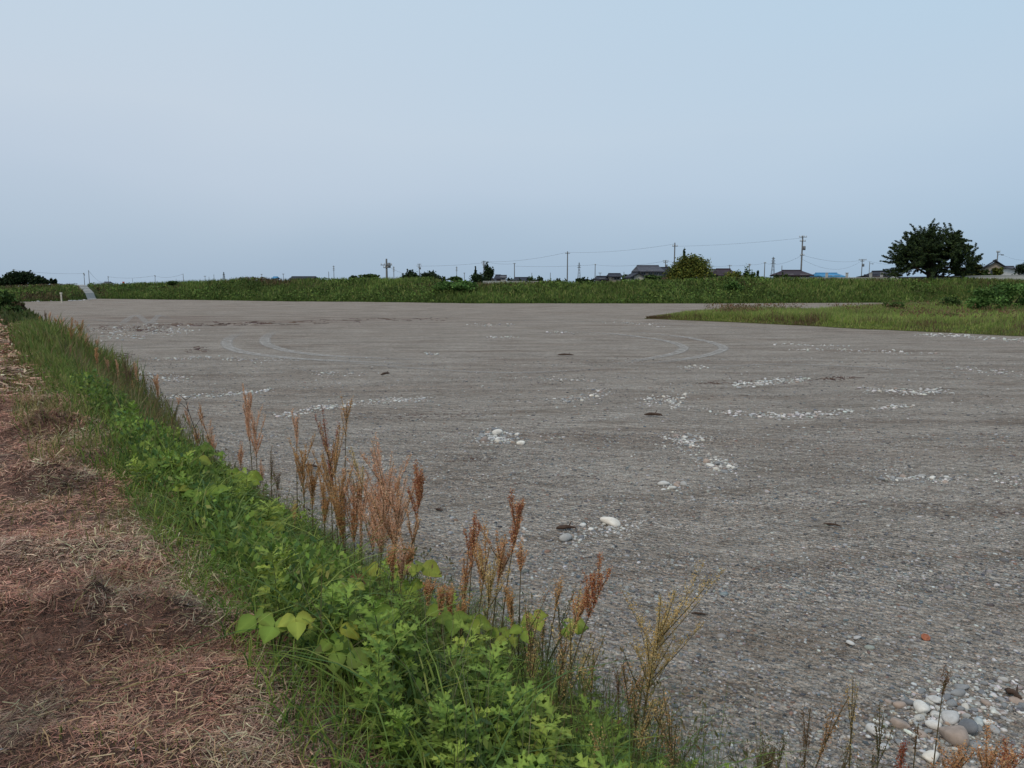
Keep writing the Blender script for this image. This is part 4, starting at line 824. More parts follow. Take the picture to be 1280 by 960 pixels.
POLES = [
 (24, 336.5, 11, 'faint pole above the tallest tree of the far left clump', ((.6, 1.), (1.6, 1.)), False), (110.3, 341.3, 9, 'left of the two poles standing at the head of the ramp', ((.5, .5), (1.2, .5)), True), (116.3, 338, 9.5, 'right and taller of the two poles at the head of the ramp', (), False),
 (140, 345.5, 8, 'short thick pole right of the ramp poles', ((.5, .7),), True), (170, 348, 7, 'tiny far pole at the horizon between the red marker and the next pole', (), False), (198, 344.3, 8.5, 'far pole with transformer midway along the left levee', ((.4, .7),), True),
 (233, 342.2, 9, 'slim far pole at the start of the levee rise', (), False), (254, 348.3, 7, 'stubby tip of a pole just clearing the levee left of the crossarmed one', (), False), (260, 345, 8.5, 'far pole with crossarm on the left levee rise', ((.5, 1.6),), False), (264.8, 346, 8, 'tiny pole between the crossarmed far pole and the slim one', (), False),
 (271, 343.2, 9, 'slim far pole left of the small cross-shaped tower', (), False), (292.5, 346.3, 8, 'stub of a far pole right of the small cross-shaped tower', (), False), (330.3, 342.5, 9, 'far pole left of the blue hut', ((.6, 1.),), False), (357, 342.2, 9, 'far pole between the blue hut and the long shed', ((.5, 1.1),), False),
 (413.2, 339.7, 9, 'slim pole left of the many-armed one right of the long shed', (), False), (493.8, 333.5, 10, 'slim ribbed pole right of the brown pole on the levee hump', ((.5, .5), (1.5, .5), (2.5, .5)), False), (525.3, 330, 10, 'pole with transformer between the dark dense tree and the dome-shaped tree', ((.3, .9), (1.1, 1.2), (1.8, .5)), True),
 (581, 341, 8, 'tiny far pole above the bright kudzu mound', ((.4, .6),), False), (664.5, 341, 8, 'short pole behind the green tree row', (), False), (687.5, 341, 8, 'short pole in the open gap left of the tall plain pole', (), False), (742.8, 330.5, 10, 'plain pole right of the nearer lattice tower', ((.3, .35),), False),
 (749, 341, 8, 'small crossarmed pole behind the low dark-roofed house', ((.3, 1.2),), False), (778.5, 340, 8, 'small pole above the bush by the brown house', (), False), (909, 331.5, 9, 'pole with small crossarm above the dark brown house', ((.4, .9),), False), (933.3, 330.2, 9, 'pole above the darker round tree', ((.3, .6), (.8, .4)), False),
 (952.3, 328.4, 9, 'slim pole between the small conifer and the far lattice tower', ((.2, .4),), False), (973.6, 332.3, 9, 'slim pole right of the far lattice tower', (), False), (1089.8, 338.5, 8, 'tiny pole just left of the cherry tree', (), False), (419.6, 332.3, 14, 'many-armed slim pole right of the long shed', ((.8, .8), (2.2, .8), (3.6, .8)), False), (571.6, 333.5, 14, 'many-armed slim pole above the bright kudzu mound', ((.8, .8), (2.2, .8), (3.6, .8)), False),
 (1212.5, 338, 8, 'small pole behind the olive shrub', (), False), (450, 343.5, 9, 'tiny far pole over the crest left of the brown pole', (), False), (88, 352, 6, 'tiny far pole above the left end of the levee', (), False), (224, 348.2, 7, 'stub of far pole behind the levee bush', (), False)]
for px, yt, H, lb, arms, tr in POLES: A[int(px)] = pole(px, yt, H, lb, arms, .17, tr)
D = 320; o = empty('marker_pole', (xat(158.5, D), D, 0), 'short red and white marker right of the ramp', 'post'); mb = MB(); tube(mb, [(0, 0, 0), (0, 0, zat(353.6, D))], .2, 6); mb.build('post', M['polec'], o)
mb = MB(); box(mb, -.4, .4, -.1, .1, zat(354.4, D), zat(352, D)); mb.build('sign', M['red'], o)
def pylon(px, yt, H, label, arms=3, base=5., D=None):
    D = D or (H-CAMZ)*F/(HY-yt); H = zat(yt, D); x = xat(px, D); o = empty('lattice_tower', (x, D, 0), label, 'pylon'); k = D/1300.
    mb = MB(); n = 9; hs = np.linspace(float(gz(D)), H*.97, n); hw = np.interp(hs/H, [0, .65, 1], [base/2, base*.2, base*.10])
    cs = [(-1, -1), (1, -1), (1, 1), (-1, 1)]
    for a, b in cs: tube(mb, [(a*w_, b*w_, z) for w_, z in zip(hw, hs)], .26*k, 4)
    for i in range(n-1):
        for j in range(4):
            a, b = cs[j], cs[(j+1) % 4]; tube(mb, [(a[0]*hw[i], a[1]*hw[i], hs[i]), (b[0]*hw[i+1], b[1]*hw[i+1], hs[i+1])], .14*k, 3); tube(mb, [(b[0]*hw[i], b[1]*hw[i], hs[i]), (a[0]*hw[i+1], a[1]*hw[i+1], hs[i+1])], .14*k, 3)
    tube(mb, [(0, 0, H*.97), (0, 0, H)], .2*k, 4); mb.build('frame', M['steel'], o)
    for j in range(arms):
        mb = MB(); z = H*(.72+.1*j); L = base*(.62-.08*j); tube(mb, [(-L, 0, z), (0, 0, z+H*.025), (L, 0, z)], .2*k, 4); tube(mb, [(-L, 0, z), (0, 0, z-H*.01), (L, 0, z)], .2*k, 4); mb.build('crossarm', M['steel'], o)
pylon(962.6, 321.2, 40, 'lattice power tower between slim poles left of the tallest pole', 3, 6.5); pylon(723, 328, 34, 'lattice power tower right of the tall plain pole', 2, 5.5); pylon(283.3, 340, 34, 'small cross-shaped lattice tower above the left levee', 1, 5.5, D=1900)
# wires
def wire(a, b, label, dz0=.3, dz1=.3, dx=0., sag=.012, r=.018):
    P = []; A0 = np.array(a)-np.array((0, 0, dz0)); B0 = np.array(b)-np.array((0, 0, dz1)); A0[0] += dx; B0[0] += dx; L = np.linalg.norm(B0-A0)
    for k in np.linspace(0, 1, 17): q = A0*(1-k)+B0*k; q[2] -= sag*L*4*k*(1-k); P.append(q)
    mb = MB(); D_ = (a[1]+b[1])/2; tube(mb, P, r*max(.7, D_/200), 4); tag(mb.build('power_line', M['wire']), label, 'power line', 'overhead wires along the skyline')
WL = 'thin wire '
wire(A[605], A[643], WL+'from the many-armed pole to the pole by the cream house'); wire(A[605], A[708], WL+'climbing to the tall plain pole'); wire(A[708], A[840], WL+'between the tall plain pole and the tall pole by the yellow-green tree')
wire(A[840], A[997], WL+'running up to the tallest pole', .9, .5); wire(A[997], A[1072], WL+'upper one, from the tallest pole to the crossarmed pole by the cherry tree', 4.6, .2, .4); wire(A[997], A[1072], WL+'lower one, from the tallest pole to the crossarmed pole by the cherry tree', 5.2, .7, -.4, .03)
wire(A[997], A[952], WL+'from the tallest pole down to the slim pole by the far lattice tower', 4.6, .2); wire(A[952], A[933], WL+'between the slim pole and the pole above the round tree', .2, .3); wire(A[933], A[909], WL+'between the pole above the round tree and the one above the brown house')
wire(A[909], A[829], WL+'passing behind the yellow-green tree', .4, .3); wire(A[829], A[742], WL+'over the two-storey house toward the plain pole', .3, .3); wire(A[742], A[643], WL+'long low one beyond the tall plain pole', .3, 1.5)
wire(A[525], A[605], WL+'from the pole on the hump to the many-armed pole', 1.1, .9); wire(A[525], A[485], WL+'between the two poles of the levee hump', 1.1, 1.2); wire(A[110], A[24], WL+'from the ramp poles to the far left tree clump', .5, .6); wire(A[116], A[140], WL+'right of the ramp poles', .3, .5); wire(A[140], A[198], WL+'following the left levee', .5, .4); wire(A[198], A[233], WL+'at the start of the levee rise', .4, .3)
wire(A[1072], (xat(1300, 118), 118, zat(334, 118)), WL+'passing behind the cherry tree to the right edge', .2, 0, 0, .01); wire(A[1239], (xat(1340, 100), 100, zat(312, 100)), WL+'from the tan house pole out of the picture to the right', .2, 0, 0, .02)

# ------------------------------------------------------------------ mown clippings on the path
STRW = [(.42, .22, .16), (.31, .15, .11), (.47, .30, .21), (.50, .38, .25), (.16, .085, .065), (.40, .22, .17)]
mb = MB()
def strands(n, s0, s1, t0, t1, ln, wd_, hz, cols=STRW, wts=None, msk=None, pw=1., tilt=.18):
    s = s0+(s1-s0)*RS.rand(n)**pw; t = RS.uniform(t0, t1, n); x, y = xy(s, t)
    if msk is not None: k = RS.rand(n) < msk(x, y); x, y, s = x[k], y[k], s[k]; n = len(x)
    a = RS.uniform(0, 6.28, n); L = ln*RS.uniform(.35, 1.3, n)*(1+s*.05); el = RS.normal(0, tilt, n)
    z = ph(x, y)+RS.rand(n)**1.5*hz+.004+np.abs(np.sin(el))*L*.45
    d = np.stack([np.cos(a)*np.cos(el), np.sin(a)*np.cos(el), np.sin(el)], 1); sd_ = np.stack([-np.sin(a), np.cos(a), RS.normal(0, .6, n)], 1); sd_ /= np.linalg.norm(sd_, axis=1)[:, None]
    W = (wd_*(1+s*.16)*RS.uniform(.5, 1.4, n))[:, None]/2; P = np.stack([x, y, z], 1); bend = np.stack([-np.sin(a), np.cos(a), 0*a], 1)*(RS.normal(0, .07, n)*L)[:, None]+np.array((0, 0, 1))*(RS.uniform(-.02, .07, n)*L)[:, None]
    h = (L/2)[:, None]; V = np.stack([P-d*h-sd_*W, P-d*h+sd_*W, P+bend-sd_*W, P+bend+sd_*W, P+d*h-sd_*W*.4, P+d*h+sd_*W*.4], 1)
    b = (np.arange(n)*6)[:, None]; mb.add(V.reshape(-1, 3), np.concatenate([b+np.array([[0, 1, 3, 2]]), b+np.array([[2, 3, 5, 4]])]), np.repeat(pal(n, cols, wts, .3)*(.60+.62*sm(.28, .66, vn(x, y*1.3, .55, 191, 3)))[:, None]*(lambda k_: np.array((1, .97, .95))*(1-k_)+np.array((1.02, 1.22, 1.22))*k_)(sm(.46, .66, vn(x+3, y, .42, 193, 3))[:, None]), 6, 0))
dens = lambda x, y: np.clip(.42+1.2*(vn(x, y, .45, 131, 3)-.22), 0, 1)
strands(170000, .9, 6, -1.2, .4, .034, .0014, .022, wts=[4, 4, 3, 1, 2.5, 4], msk=dens); strands(60000, 5, 14, -1.4, .4, .042, .0022, .03, wts=[4, 4, 3, 1, 2.5, 4], msk=dens); strands(16000, 13, 42, -2.5, .5, .11, .008, .05, msk=dens); strands(12000, .5, 20, -5, -1.4, .08, .006, .04)
lm = lambda x, y: sum(np.exp(-((x-a)/rx)**2-((y-b)/ry)**2) for a, b, rx, ry, h in MOUNDS[:5]).clip(0, 1)
strands(90000, 1, 12, -1.5, .4, .055, .0022, .05, msk=lm, tilt=.4)
strands(3500, 1, 5, -1.2, .3, .09, .0024, .03, [(.38, .29, .18), (.30, .20, .12), (.24, .13, .08)], msk=lambda x, y: np.clip(2.2*(vn(x, y, .8, 137, 2)-.35), 0, 1), tilt=.25)
strands(22000, 1, 12, -.45, .75, .06, .0024, .06, [(.36, .29, .17), (.30, .22, .13), (.30, .17, .12)], tilt=.4, msk=lambda x, y: np.clip(.3+1.6*(vn(x, y, .6, 138, 2)-.35), 0, 1))
stuff(mb.build('grass_clippings', M['straw']), 'reddish brown and straw coloured mown grass clippings lying on the path', 'clippings')
# small pale stones in the clippings
mb = MB(); n = 700; s = RS.uniform(1, 6, n); t = RS.uniform(-1.5, .3, n); x, y = xy(s, t); rocks(mb, x, y, RS.uniform(.003, .009, n), pal(n, [(.35, .32, .30), (.25, .2, .18)]), V20, F20, .8, ph)
stuff(mb.build('path_pebbles', M['pebble'], None, True), 'small pale stones showing between the clippings on the path', 'pebbles')

def low(s, t):   # the strip is lower and thinner toward the gravel in its middle stretch
    return 1-.68*np.exp(-((np.asarray(s)-12)/5.5)**2)*sm(.35, 1.5, t)
# ------------------------------------------------------------------ grass of the weed strip
mb = MB()
def gr(n, s0, s1, t0, t1, h0, h1, w0, w1, cols, wts=None, lean=(.1, .8), msk=None, seg=3, pw=1., droop=0., hmod=None):
    s = s0+(s1-s0)*RS.rand(n)**pw; t = RS.uniform(t0, t1, n); x, y = xy(s, t)
    if msk is not None: k = RS.rand(n) < msk(s, t, x, y); x, y, s, t = x[k], y[k], s[k], t[k]; n = len(x)
    H = RS.uniform(h0, h1, n)*(.7+.6*vn(x, y, .7, 141, 2)); H = (H if hmod is None else H*hmod(s, t))*low(s, t); k = RS.rand(n) < low(s, t)**.7; x, y, s, t, H = x[k], y[k], s[k], t[k], H[k]; n = len(x)
    blades(mb, np.stack([x, y, ph(x, y)-.01], 1), H, RS.uniform(w0, w1, n)*(1+s*.05), RS.uniform(0, 6.28, n), RS.uniform(*lean, n), pal(n, cols, wts), seg, None, droop)
GB = [(.12, .19, .034), (.18, .255, .048), (.27, .31, .07), (.09, .16, .045)]
edge = lambda s, t, x, y: np.clip(.15+1.1*sm(-.35, .45, t+.6*(vn(x, y, .9, 151, 3)-.5))*sm(2.25, 1.7, t), 0, 1)*(t > -.4)
ecv = lambda s, t: sm(-.4, .8, t)*.75+.25
bulge = lambda s, t: ecv(s, t)*(.62+1.1*np.exp(-((s-22)/4.5)**2))
gr(23000, .1, 8, .05, 2.1, .14, .5, .004, .009, GB, None, (.2, 1.0), edge, 4, 1., .12, ecv)
gr(9000, 7, 18, -.1, 2.1, .2, .55, .006, .012, GB+[(.14, .16, .05)], None, (.15, .8), edge, 3, hmod=ecv)
gr(14000, 13, 34, -.2, 2.3, .25, .7, .012, .022, [(.10, .155, .034), (.15, .20, .045), (.22, .23, .07), (.26, .19, .09)], [3, 3, 2.4, 1.2], (.1, .6), edge, 3, hmod=bulge)
gr(11000, 33, 110, -.5, 2.5, .2, .55, .03, .06, [(.05, .075, .02), (.07, .09, .025), (.11, .11, .04)], None, (.1, .6), edge, 2)
gr(5000, 30, 115, -12, 0, .15, .4, .04, .08, [(.05, .075, .02), (.07, .09, .025), (.13, .11, .05)], None, (.1, .6), None, 2)
# short yellowish regrowth at the path edge and in tufts
ST = [(.18, .19, .05), (.25, .22, .07), (.32, .24, .11), (.11, .15, .035)]
gr(24000, .8, 9, -.55, .95, .04, .18, .0028, .005, ST, None, (.1, 1.2), lambda s, t, x, y: np.clip(2.2*(vn(x, y, .5, 161, 3)-.38), 0, 1)*sm(-.6, .2, t), 2)
gr(11000, 9, 40, -1.2, .9, .06, .22, .008, .016, ST, None, (.1, 1.2), lambda s, t, x, y: np.clip(2.2*(vn(x, y, .9, 162, 3)-.40), 0, 1), 2)
gr(9000, 4, 24, -1.7, -.65, .05, .2, .004, .008, ST, None, (.1, 1.2), lambda s, t, x, y: np.clip(4*(vn(x, y, .9, 164, 3)-.5), 0, 1)*sm(-.55, -1., t), 2)
gr(2500, .8, 9, -1.4, -.2, .03, .10, .003, .005, ST, None, (.1, 1.2), lambda s, t, x, y: np.clip(5*(vn(x, y, .4, 163, 2)-.62), 0, 1), 2)
# thin brown-green flowering culms along the gravel side
CU = [(.11, .125, .04), (.16, .13, .06), (.09, .13, .04), (.22, .18, .10)]
gr(500, .0, 3.5, .3, 1.4, .4, .8, .003, .0045, CU+[(.34, .30, .18)], None, (.05, .35), None, 4)
gr(2600, .2, 6, .3, 2.0, .45, .95, .006, .011, GB, None, (.6, 1.3), None, 6, 1., .25)
gr(3200, .0, 4.6, .9, 2.2, .35, .9, .0025, .0045, CU+GB[:2], None, (.05, .4), None, 4, hmod=lambda s, t: .55+.45*sm(0, 2, s)); gr(700, 4, 10, 1.3, 2.2, .35, .75, .004, .006, CU, None, (.05, .45), None, 4); gr(500, 10, 24, 1.4, 2.2, .5, 1.0, .008, .012, CU, None, (.05, .4), None, 3)
gr(2600, 8, 20, .5, 2.1, .35, .8, .005, .008, CU+[(.30, .22, .12), (.30, .15, .08)], None, (.05, .5), None, 3)
gr(9000, 8, 22, -.5, .9, .08, .3, .005, .009, ST+[(.36, .27, .13)], None, (.1, 1.2), lambda s, t, x, y: np.clip(3*(vn(x, y, .8, 166, 3)-.38), 0, 1), 2)
gr(14000, .6, 7, -1.15, .2, .03, .13, .0026, .0045, ST+[(.34, .22, .10), (.38, .24, .12)], None, (.2, 1.4), lambda s, t, x, y: np.clip(4*(vn(x, y, .38, 167, 3)-.52), 0, 1), 2)
stuff(mb.build('strip_grass', M['grass']), 'dense green and yellowing grass of the weed strip between path and gravel', 'grass')
# loose awns of the culms
mb = MB(); n = 12000; s = RS.uniform(0, 24, n)**1.; t = RS.uniform(1.0, 2.15, n); x, y = xy(s, t); k = vn(x, y, .35, 171, 2) > .52; x, y, s = x[k], y[k], s[k]; k = RS.rand(len(x)) < low(s, 1.8)**2; x, y, s = x[k], y[k], s[k]; n = len(x)
quads(mb, np.stack([x, y, ph(x, y)+RS.uniform(.35, .8, n)*low(s, 1.8)], 1), RS.uniform(.006, .012, n)*(1+s*.06), pal(n, [(.18, .12, .06), (.22, .17, .08), (.12, .12, .05)]), 0, 3., 2.)
stuff(mb.build('grass_seed', M['seed']), 'loose straw coloured grass seed sprays over the weed strip', 'grass')

# low leafy understory that fills the strip
mb = MB(); n = 60000; s = RS.rand(n)**1.2*13; t = RS.uniform(.2, 2.05, n); x, y = xy(s, t); kk = RS.rand(n) < np.clip(.35+1.4*(vn(x, y, .7, 201, 3)-.3), 0, 1)*sm(.1, .6, t+.5*(vn(x, y, .8, 203, 2)-.5)); x, y, s, t = x[kk], y[kk], s[kk], t[kk]; n = len(x)
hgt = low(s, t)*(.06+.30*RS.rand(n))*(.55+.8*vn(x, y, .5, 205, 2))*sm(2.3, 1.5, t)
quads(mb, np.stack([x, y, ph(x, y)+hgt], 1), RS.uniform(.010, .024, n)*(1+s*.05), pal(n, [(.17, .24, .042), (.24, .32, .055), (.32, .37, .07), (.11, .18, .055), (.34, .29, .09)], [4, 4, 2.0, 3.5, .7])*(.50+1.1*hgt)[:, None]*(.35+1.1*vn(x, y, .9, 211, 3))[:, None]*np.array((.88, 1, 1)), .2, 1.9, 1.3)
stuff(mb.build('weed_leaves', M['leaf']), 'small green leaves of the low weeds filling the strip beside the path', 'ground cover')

# ------------------------------------------------------------------ leafy weeds
def leaf_shape(kind):
    if kind == 'kudzu': o = [(0, 0), (.30, .10), (.47, .34), (.40, .60), (.20, .85), (0, 1.08)]
    elif kind == 'lobed': o = [(0, 0), (.05, .22), (.26, .42), (.09, .40), (.10, .50), (.34, .78), (.10, .66), (.08, .78), (.17, 1.0), (.04, .93), (0, 1.15)]
    elif kind == 'oval': o = [(0, 0), (.16, .15), (.24, .42), (.18, .72), (0, 1.)]
    else: o = [(0, 0), (.07, .25), (.06, .7), (0, 1.)]
    return np.array(o)
def leaf(mb, base, d, up, L, kind, col, fold=.25, curl=.25):
    o = leaf_shape(kind); d = np.array(d, float); d /= np.linalg.norm(d); up = np.array(up, float); s = np.cross(d, up); s /= np.linalg.norm(s)+1e-9; nn = np.cross(s, d)
    n = len(o); mid = np.stack([0*o[:, 0], o[:, 1]], 1)
    def P(a, b, sg): return base+L*(d*b+s*a*sg+nn*(fold*abs(a)-curl*b*b))
    V = [P(0, b, 1) for a, b in o]+[P(a, b, 1) for a, b in o]+[P(a, b, -1) for a, b in o]
    Fq = []; 
    for i in range(n-1):
        Fq.append((i, n+i, n+i+1, i+1)); Fq.append((i, i+1, 2*n+i+1, 2*n+i))
    C_ = np.tile(np.asarray(col, float), (3*n, 1)); C_[:n] *= 1.35; C_[n:] *= RS.uniform(.72, 1.12, (2*n, 1))*np.array((RS.uniform(.9, 1.2), 1, .9)); mb.add(V, Fq, C_)
def rnd_up(): return np.array((RS.normal(0, .25), RS.normal(0, .25), 1.))
def mugwort(v):
    H = RS.uniform(.26, .46); o = empty('mugwort', (0, -50, 0), 'tmp', 'weed'); mb = MB(); P = np.array([(0, 0, 0), (RS.normal(0, .02), RS.normal(0, .02), H*.5), (RS.normal(0, .05), RS.normal(0, .05), H)]); tube(mb, P, [.004, .003, .0015], 5, (.08, .10, .04)); mb.build('stem', M['leaf'], o)
    mb = MB(); n = 38
    for k in range(n):
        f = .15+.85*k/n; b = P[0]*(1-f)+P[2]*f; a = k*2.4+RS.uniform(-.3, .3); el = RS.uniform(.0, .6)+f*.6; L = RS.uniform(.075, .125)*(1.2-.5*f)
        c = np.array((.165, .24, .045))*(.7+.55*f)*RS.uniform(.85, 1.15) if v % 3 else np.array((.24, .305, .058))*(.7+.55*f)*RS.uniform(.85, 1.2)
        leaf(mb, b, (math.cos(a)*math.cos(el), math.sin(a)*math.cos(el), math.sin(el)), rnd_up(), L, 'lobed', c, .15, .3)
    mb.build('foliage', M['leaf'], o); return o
MW = [mugwort(k) for k in range(7)]
used = set()
MLAB = 'leafy green mugwort plant with lobed leaves in the near weed strip'; MG_ = 'mugwort plants of the near weed strip'
n = 0
for k in range(900):
    if n >= 285: break
    s = .1+(4.2*RS.rand() if RS.rand() < .5 else 10*RS.rand()**1.2); t = RS.uniform(.3, 2.0); x, y = xy(s, t)
    if vn(x, y, .6, 181, 2) < .40: continue
    p = (x, y, float(ph(x, y))-.02); i = RS.randint(7); sc_ = RS.uniform(.7, 1.15)*(.75+.35*min(1, t))*float(low(s, t)); n += 1
    if i not in used: used.add(i); o = MW[i]; o.location = p; o['label'] = MLAB; o['group'] = MG_; o.scale = (sc_,)*3
    else: o = dup(MW[i], p, RS.uniform(0, 6.28), sc_, MLAB, (RS.normal(0, .15), RS.normal(0, .15))); o['group'] = MG_
def kudzu(px, py, D_t, n, L, label, h=.35, spread=.18, cols=((.21, .28, .042), (.155, .225, .036), (.27, .31, .055))):
    """leafy bean-like plant; px,py = where its leaf mass shows, D_t = strip offset t"""
    x, y, z = top_at(px, py, D_t); zb = float(ph(x, y)); o = empty('kudzu_plant', (x, y, zb), label, 'vine'); hh = max(.12, z-zb)
    mb = MB()
    for k in range(n+2):
        a = RS.uniform(0, 6.28); r_ = spread*RS.uniform(.25, 1.2); q = np.array((math.cos(a)*r_, math.sin(a)*r_*.8, hh*RS.uniform(.9, 1.15)+.10)); tube(mb, [(0, 0, 0), q*np.array((.4, .4, .65)), q], [.004, .003, .002], 4, (.10, .10, .04))
        ml = MB(); az = a+RS.normal(0, .5); Lk = L*RS.uniform(.7, 1.15); c = np.array(cols[RS.randint(len(cols))])*RS.uniform(.85, 1.15)
        for da, sc_ in ((0, 1.), (1.35, .85), (-1.35, .85)):
            aa = az+da; b = q+np.array((math.cos(az), math.sin(az), 0))*(.035 if da == 0 else 0); leaf(ml, b, (math.cos(aa), math.sin(aa), RS.uniform(-.5, .15)), rnd_up()+np.array((.1, -.9, 0)), Lk*sc_*1.12, 'kudzu', c*RS.uniform(.92, 1.08), RS.uniform(-.1, .3), RS.uniform(.05, .4))
        ml.build('leaf', M['leaf'], o)
    mb.build('stem', M['leaf'], o); return o
def top_at(px, py, t):
    """point at strip offset t seen at pixel px,py"""
    d = ray(px, py); k = (P0@N+t)/(d[0]*N[0]+d[1]*N[1]); return d[0]*k, d[1]*k, CAMZ+d[2]*k
KZ = [(240, 600, .9, 7, .13, 'pale green broad-leaved vine highest up by the bare twisted stem'), (285, 628, 1.1, 7, .13, 'broad-leaved vine with large pale leaves below the tallest rusty stalk'), (222, 668, .5, 4, .11, 'small broad-leaved vine at the path side of the strip'), (315, 712, .8, 3, .12, 'broad-leaved vine with three big leaves in the dark grass'),
 (250, 718, .45, 3, .10, 'low broad-leaved vine leaning over the clippings'), (395, 822, .6, 5, .07, 'cluster of round pale leaves left of centre in the near strip'), (440, 885, .5, 2, .095, 'broad-leaved vine with the largest near leaf'), (345, 850, .2, 1, .08, 'pair of pale leaves standing over the clippings edge'), (435, 830, .8, 2, .08, 'broad-leaved vine behind the largest near leaf'),
 (405, 935, .3, 4, .08, 'dark green broad-leaved vine at the bottom edge beside the clippings'), (415, 735, 1., 3, .09, 'small broad-leaved vine in the long grass'), (515, 735, 1.3, 3, .10, 'broad-leaved vine behind the brown dead leaf'), (560, 800, 1.1, 3, .09, 'yellowish broad-leaved vine among rusty stalks'), (665, 800, 1.5, 4, .07, 'small-leaved vine at the gravel side of the strip')]
for a in KZ: kudzu(*a)
kudzu(268, 580, 1.3, 3, .09, 'few yellow-green leaves on the bare twisted stem', spread=.1)

# ------------------------------------------------------------------ sorrel stalks
RU = [(.58, .28, .13), (.62, .35, .17), (.46, .20, .09), (.66, .44, .24)]; DR = [(.34, .10, .06), (.28, .085, .05), (.44, .15, .08)]; OR = [(.58, .33, .14), (.64, .40, .19), (.48, .25, .11)]; PK = [(.72, .42, .26), (.64, .34, .20), (.76, .53, .36)]; GO = [(.60, .42, .17), (.52, .35, .13), (.64, .48, .24)]; BN = [(.19, .12, .075), (.26, .16, .10)]
def sorrel(px, py, t, bx, label, cols, dens=1., head=.45, br=6, spread=.07, group=None, fine=1.):
    x, y, z = top_at(px, py, t); s_, t_ = st(x, y); xb = x+bx; sb, tb = st(xb, y); zb = float(ph(xb, y)); H = z-zb
    o = empty('sorrel_stalk', (xb, y, zb-.02), label, 'weed', group)
    top = np.array((x-xb, RS.normal(0, .03), H)); ctrl = np.array((top[0]*.15, 0, H*.55))
    k = np.linspace(0, 1, 9)[:, None]; P = 2*k*(1-k)*ctrl+k*k*top; mb = MB(); g = (.15, .12, .06)
    tube(mb, P, np.linspace(.0042, .0014, 9)*(1+y*.05), 5, g); axis_p = [P[int(8*(1-head)):]]
    hp = lambda f: (2*f*(1-f)*ctrl+f*f*top)
    lines = [(hp(1-head), hp(1.))]
    for j in range(br):
        f = 1-head*RS.uniform(.35, 1.05); b = hp(f); L = H*head*RS.uniform(.35, .7)*(1.15-(1-f)*.2); a = RS.uniform(0, 6.28); e = b+np.array((math.cos(a)*spread*RS.uniform(.5, 1.6)*L*5, math.sin(a)*spread*L*5, L))
        e = e+(top-ctrl)/np.linalg.norm(top-ctrl)*L*.3-np.array((0, 0, L*.3))
        tube(mb, [b, (b+e)/2+np.array((0, 0, -.01)), e], [.0022*(1+y*.04), .0018, .0009], 4, g); lines.append((b, e))
    mb.build('stem', M['seed'], o)
    mb = MB()
    twigs = []
    for a, b in lines:
        L = np.linalg.norm(b-a); m = 4+int(L*34)
        for j in range(m):
            f = RS.uniform(0, .95); p = a+(b-a)*f; l_ = RS.uniform(.025, .075)*(1.25-f*.7); an = RS.uniform(0, 6.28); d_ = np.array((math.cos(an)*.42, math.sin(an)*.42, 1.)); d_ = d_/np.linalg.norm(d_)+(b-a)/L*.5
            twigs.append((p, p+d_*l_))
    for a, b in lines+twigs:
        L = np.linalg.norm(b-a); n = max(3, int(L*340*dens)); f = RS.rand(n); p = a+(b-a)*f[:, None]+RS.normal(0, .0045*fine, (n, 3))
        quads(mb, p, RS.uniform(.003, .0068, n)*(1+y*.04), pal(n, cols, None, .3), 0, 1.4)
    mb.build('seed_head', M['seed'], o)
    mb = MB()
    for j in range(5):
        f = RS.uniform(.05, .5); a = RS.uniform(0, 6.28); leaf(mb, hp(f), (math.cos(a), math.sin(a), .9), (0, 0, 1.), RS.uniform(.05, .10), 'thin', np.array((.09, .10, .035))*RS.uniform(.7, 1.3))
    mb.build('foliage', M['leaf'], o)
    return o
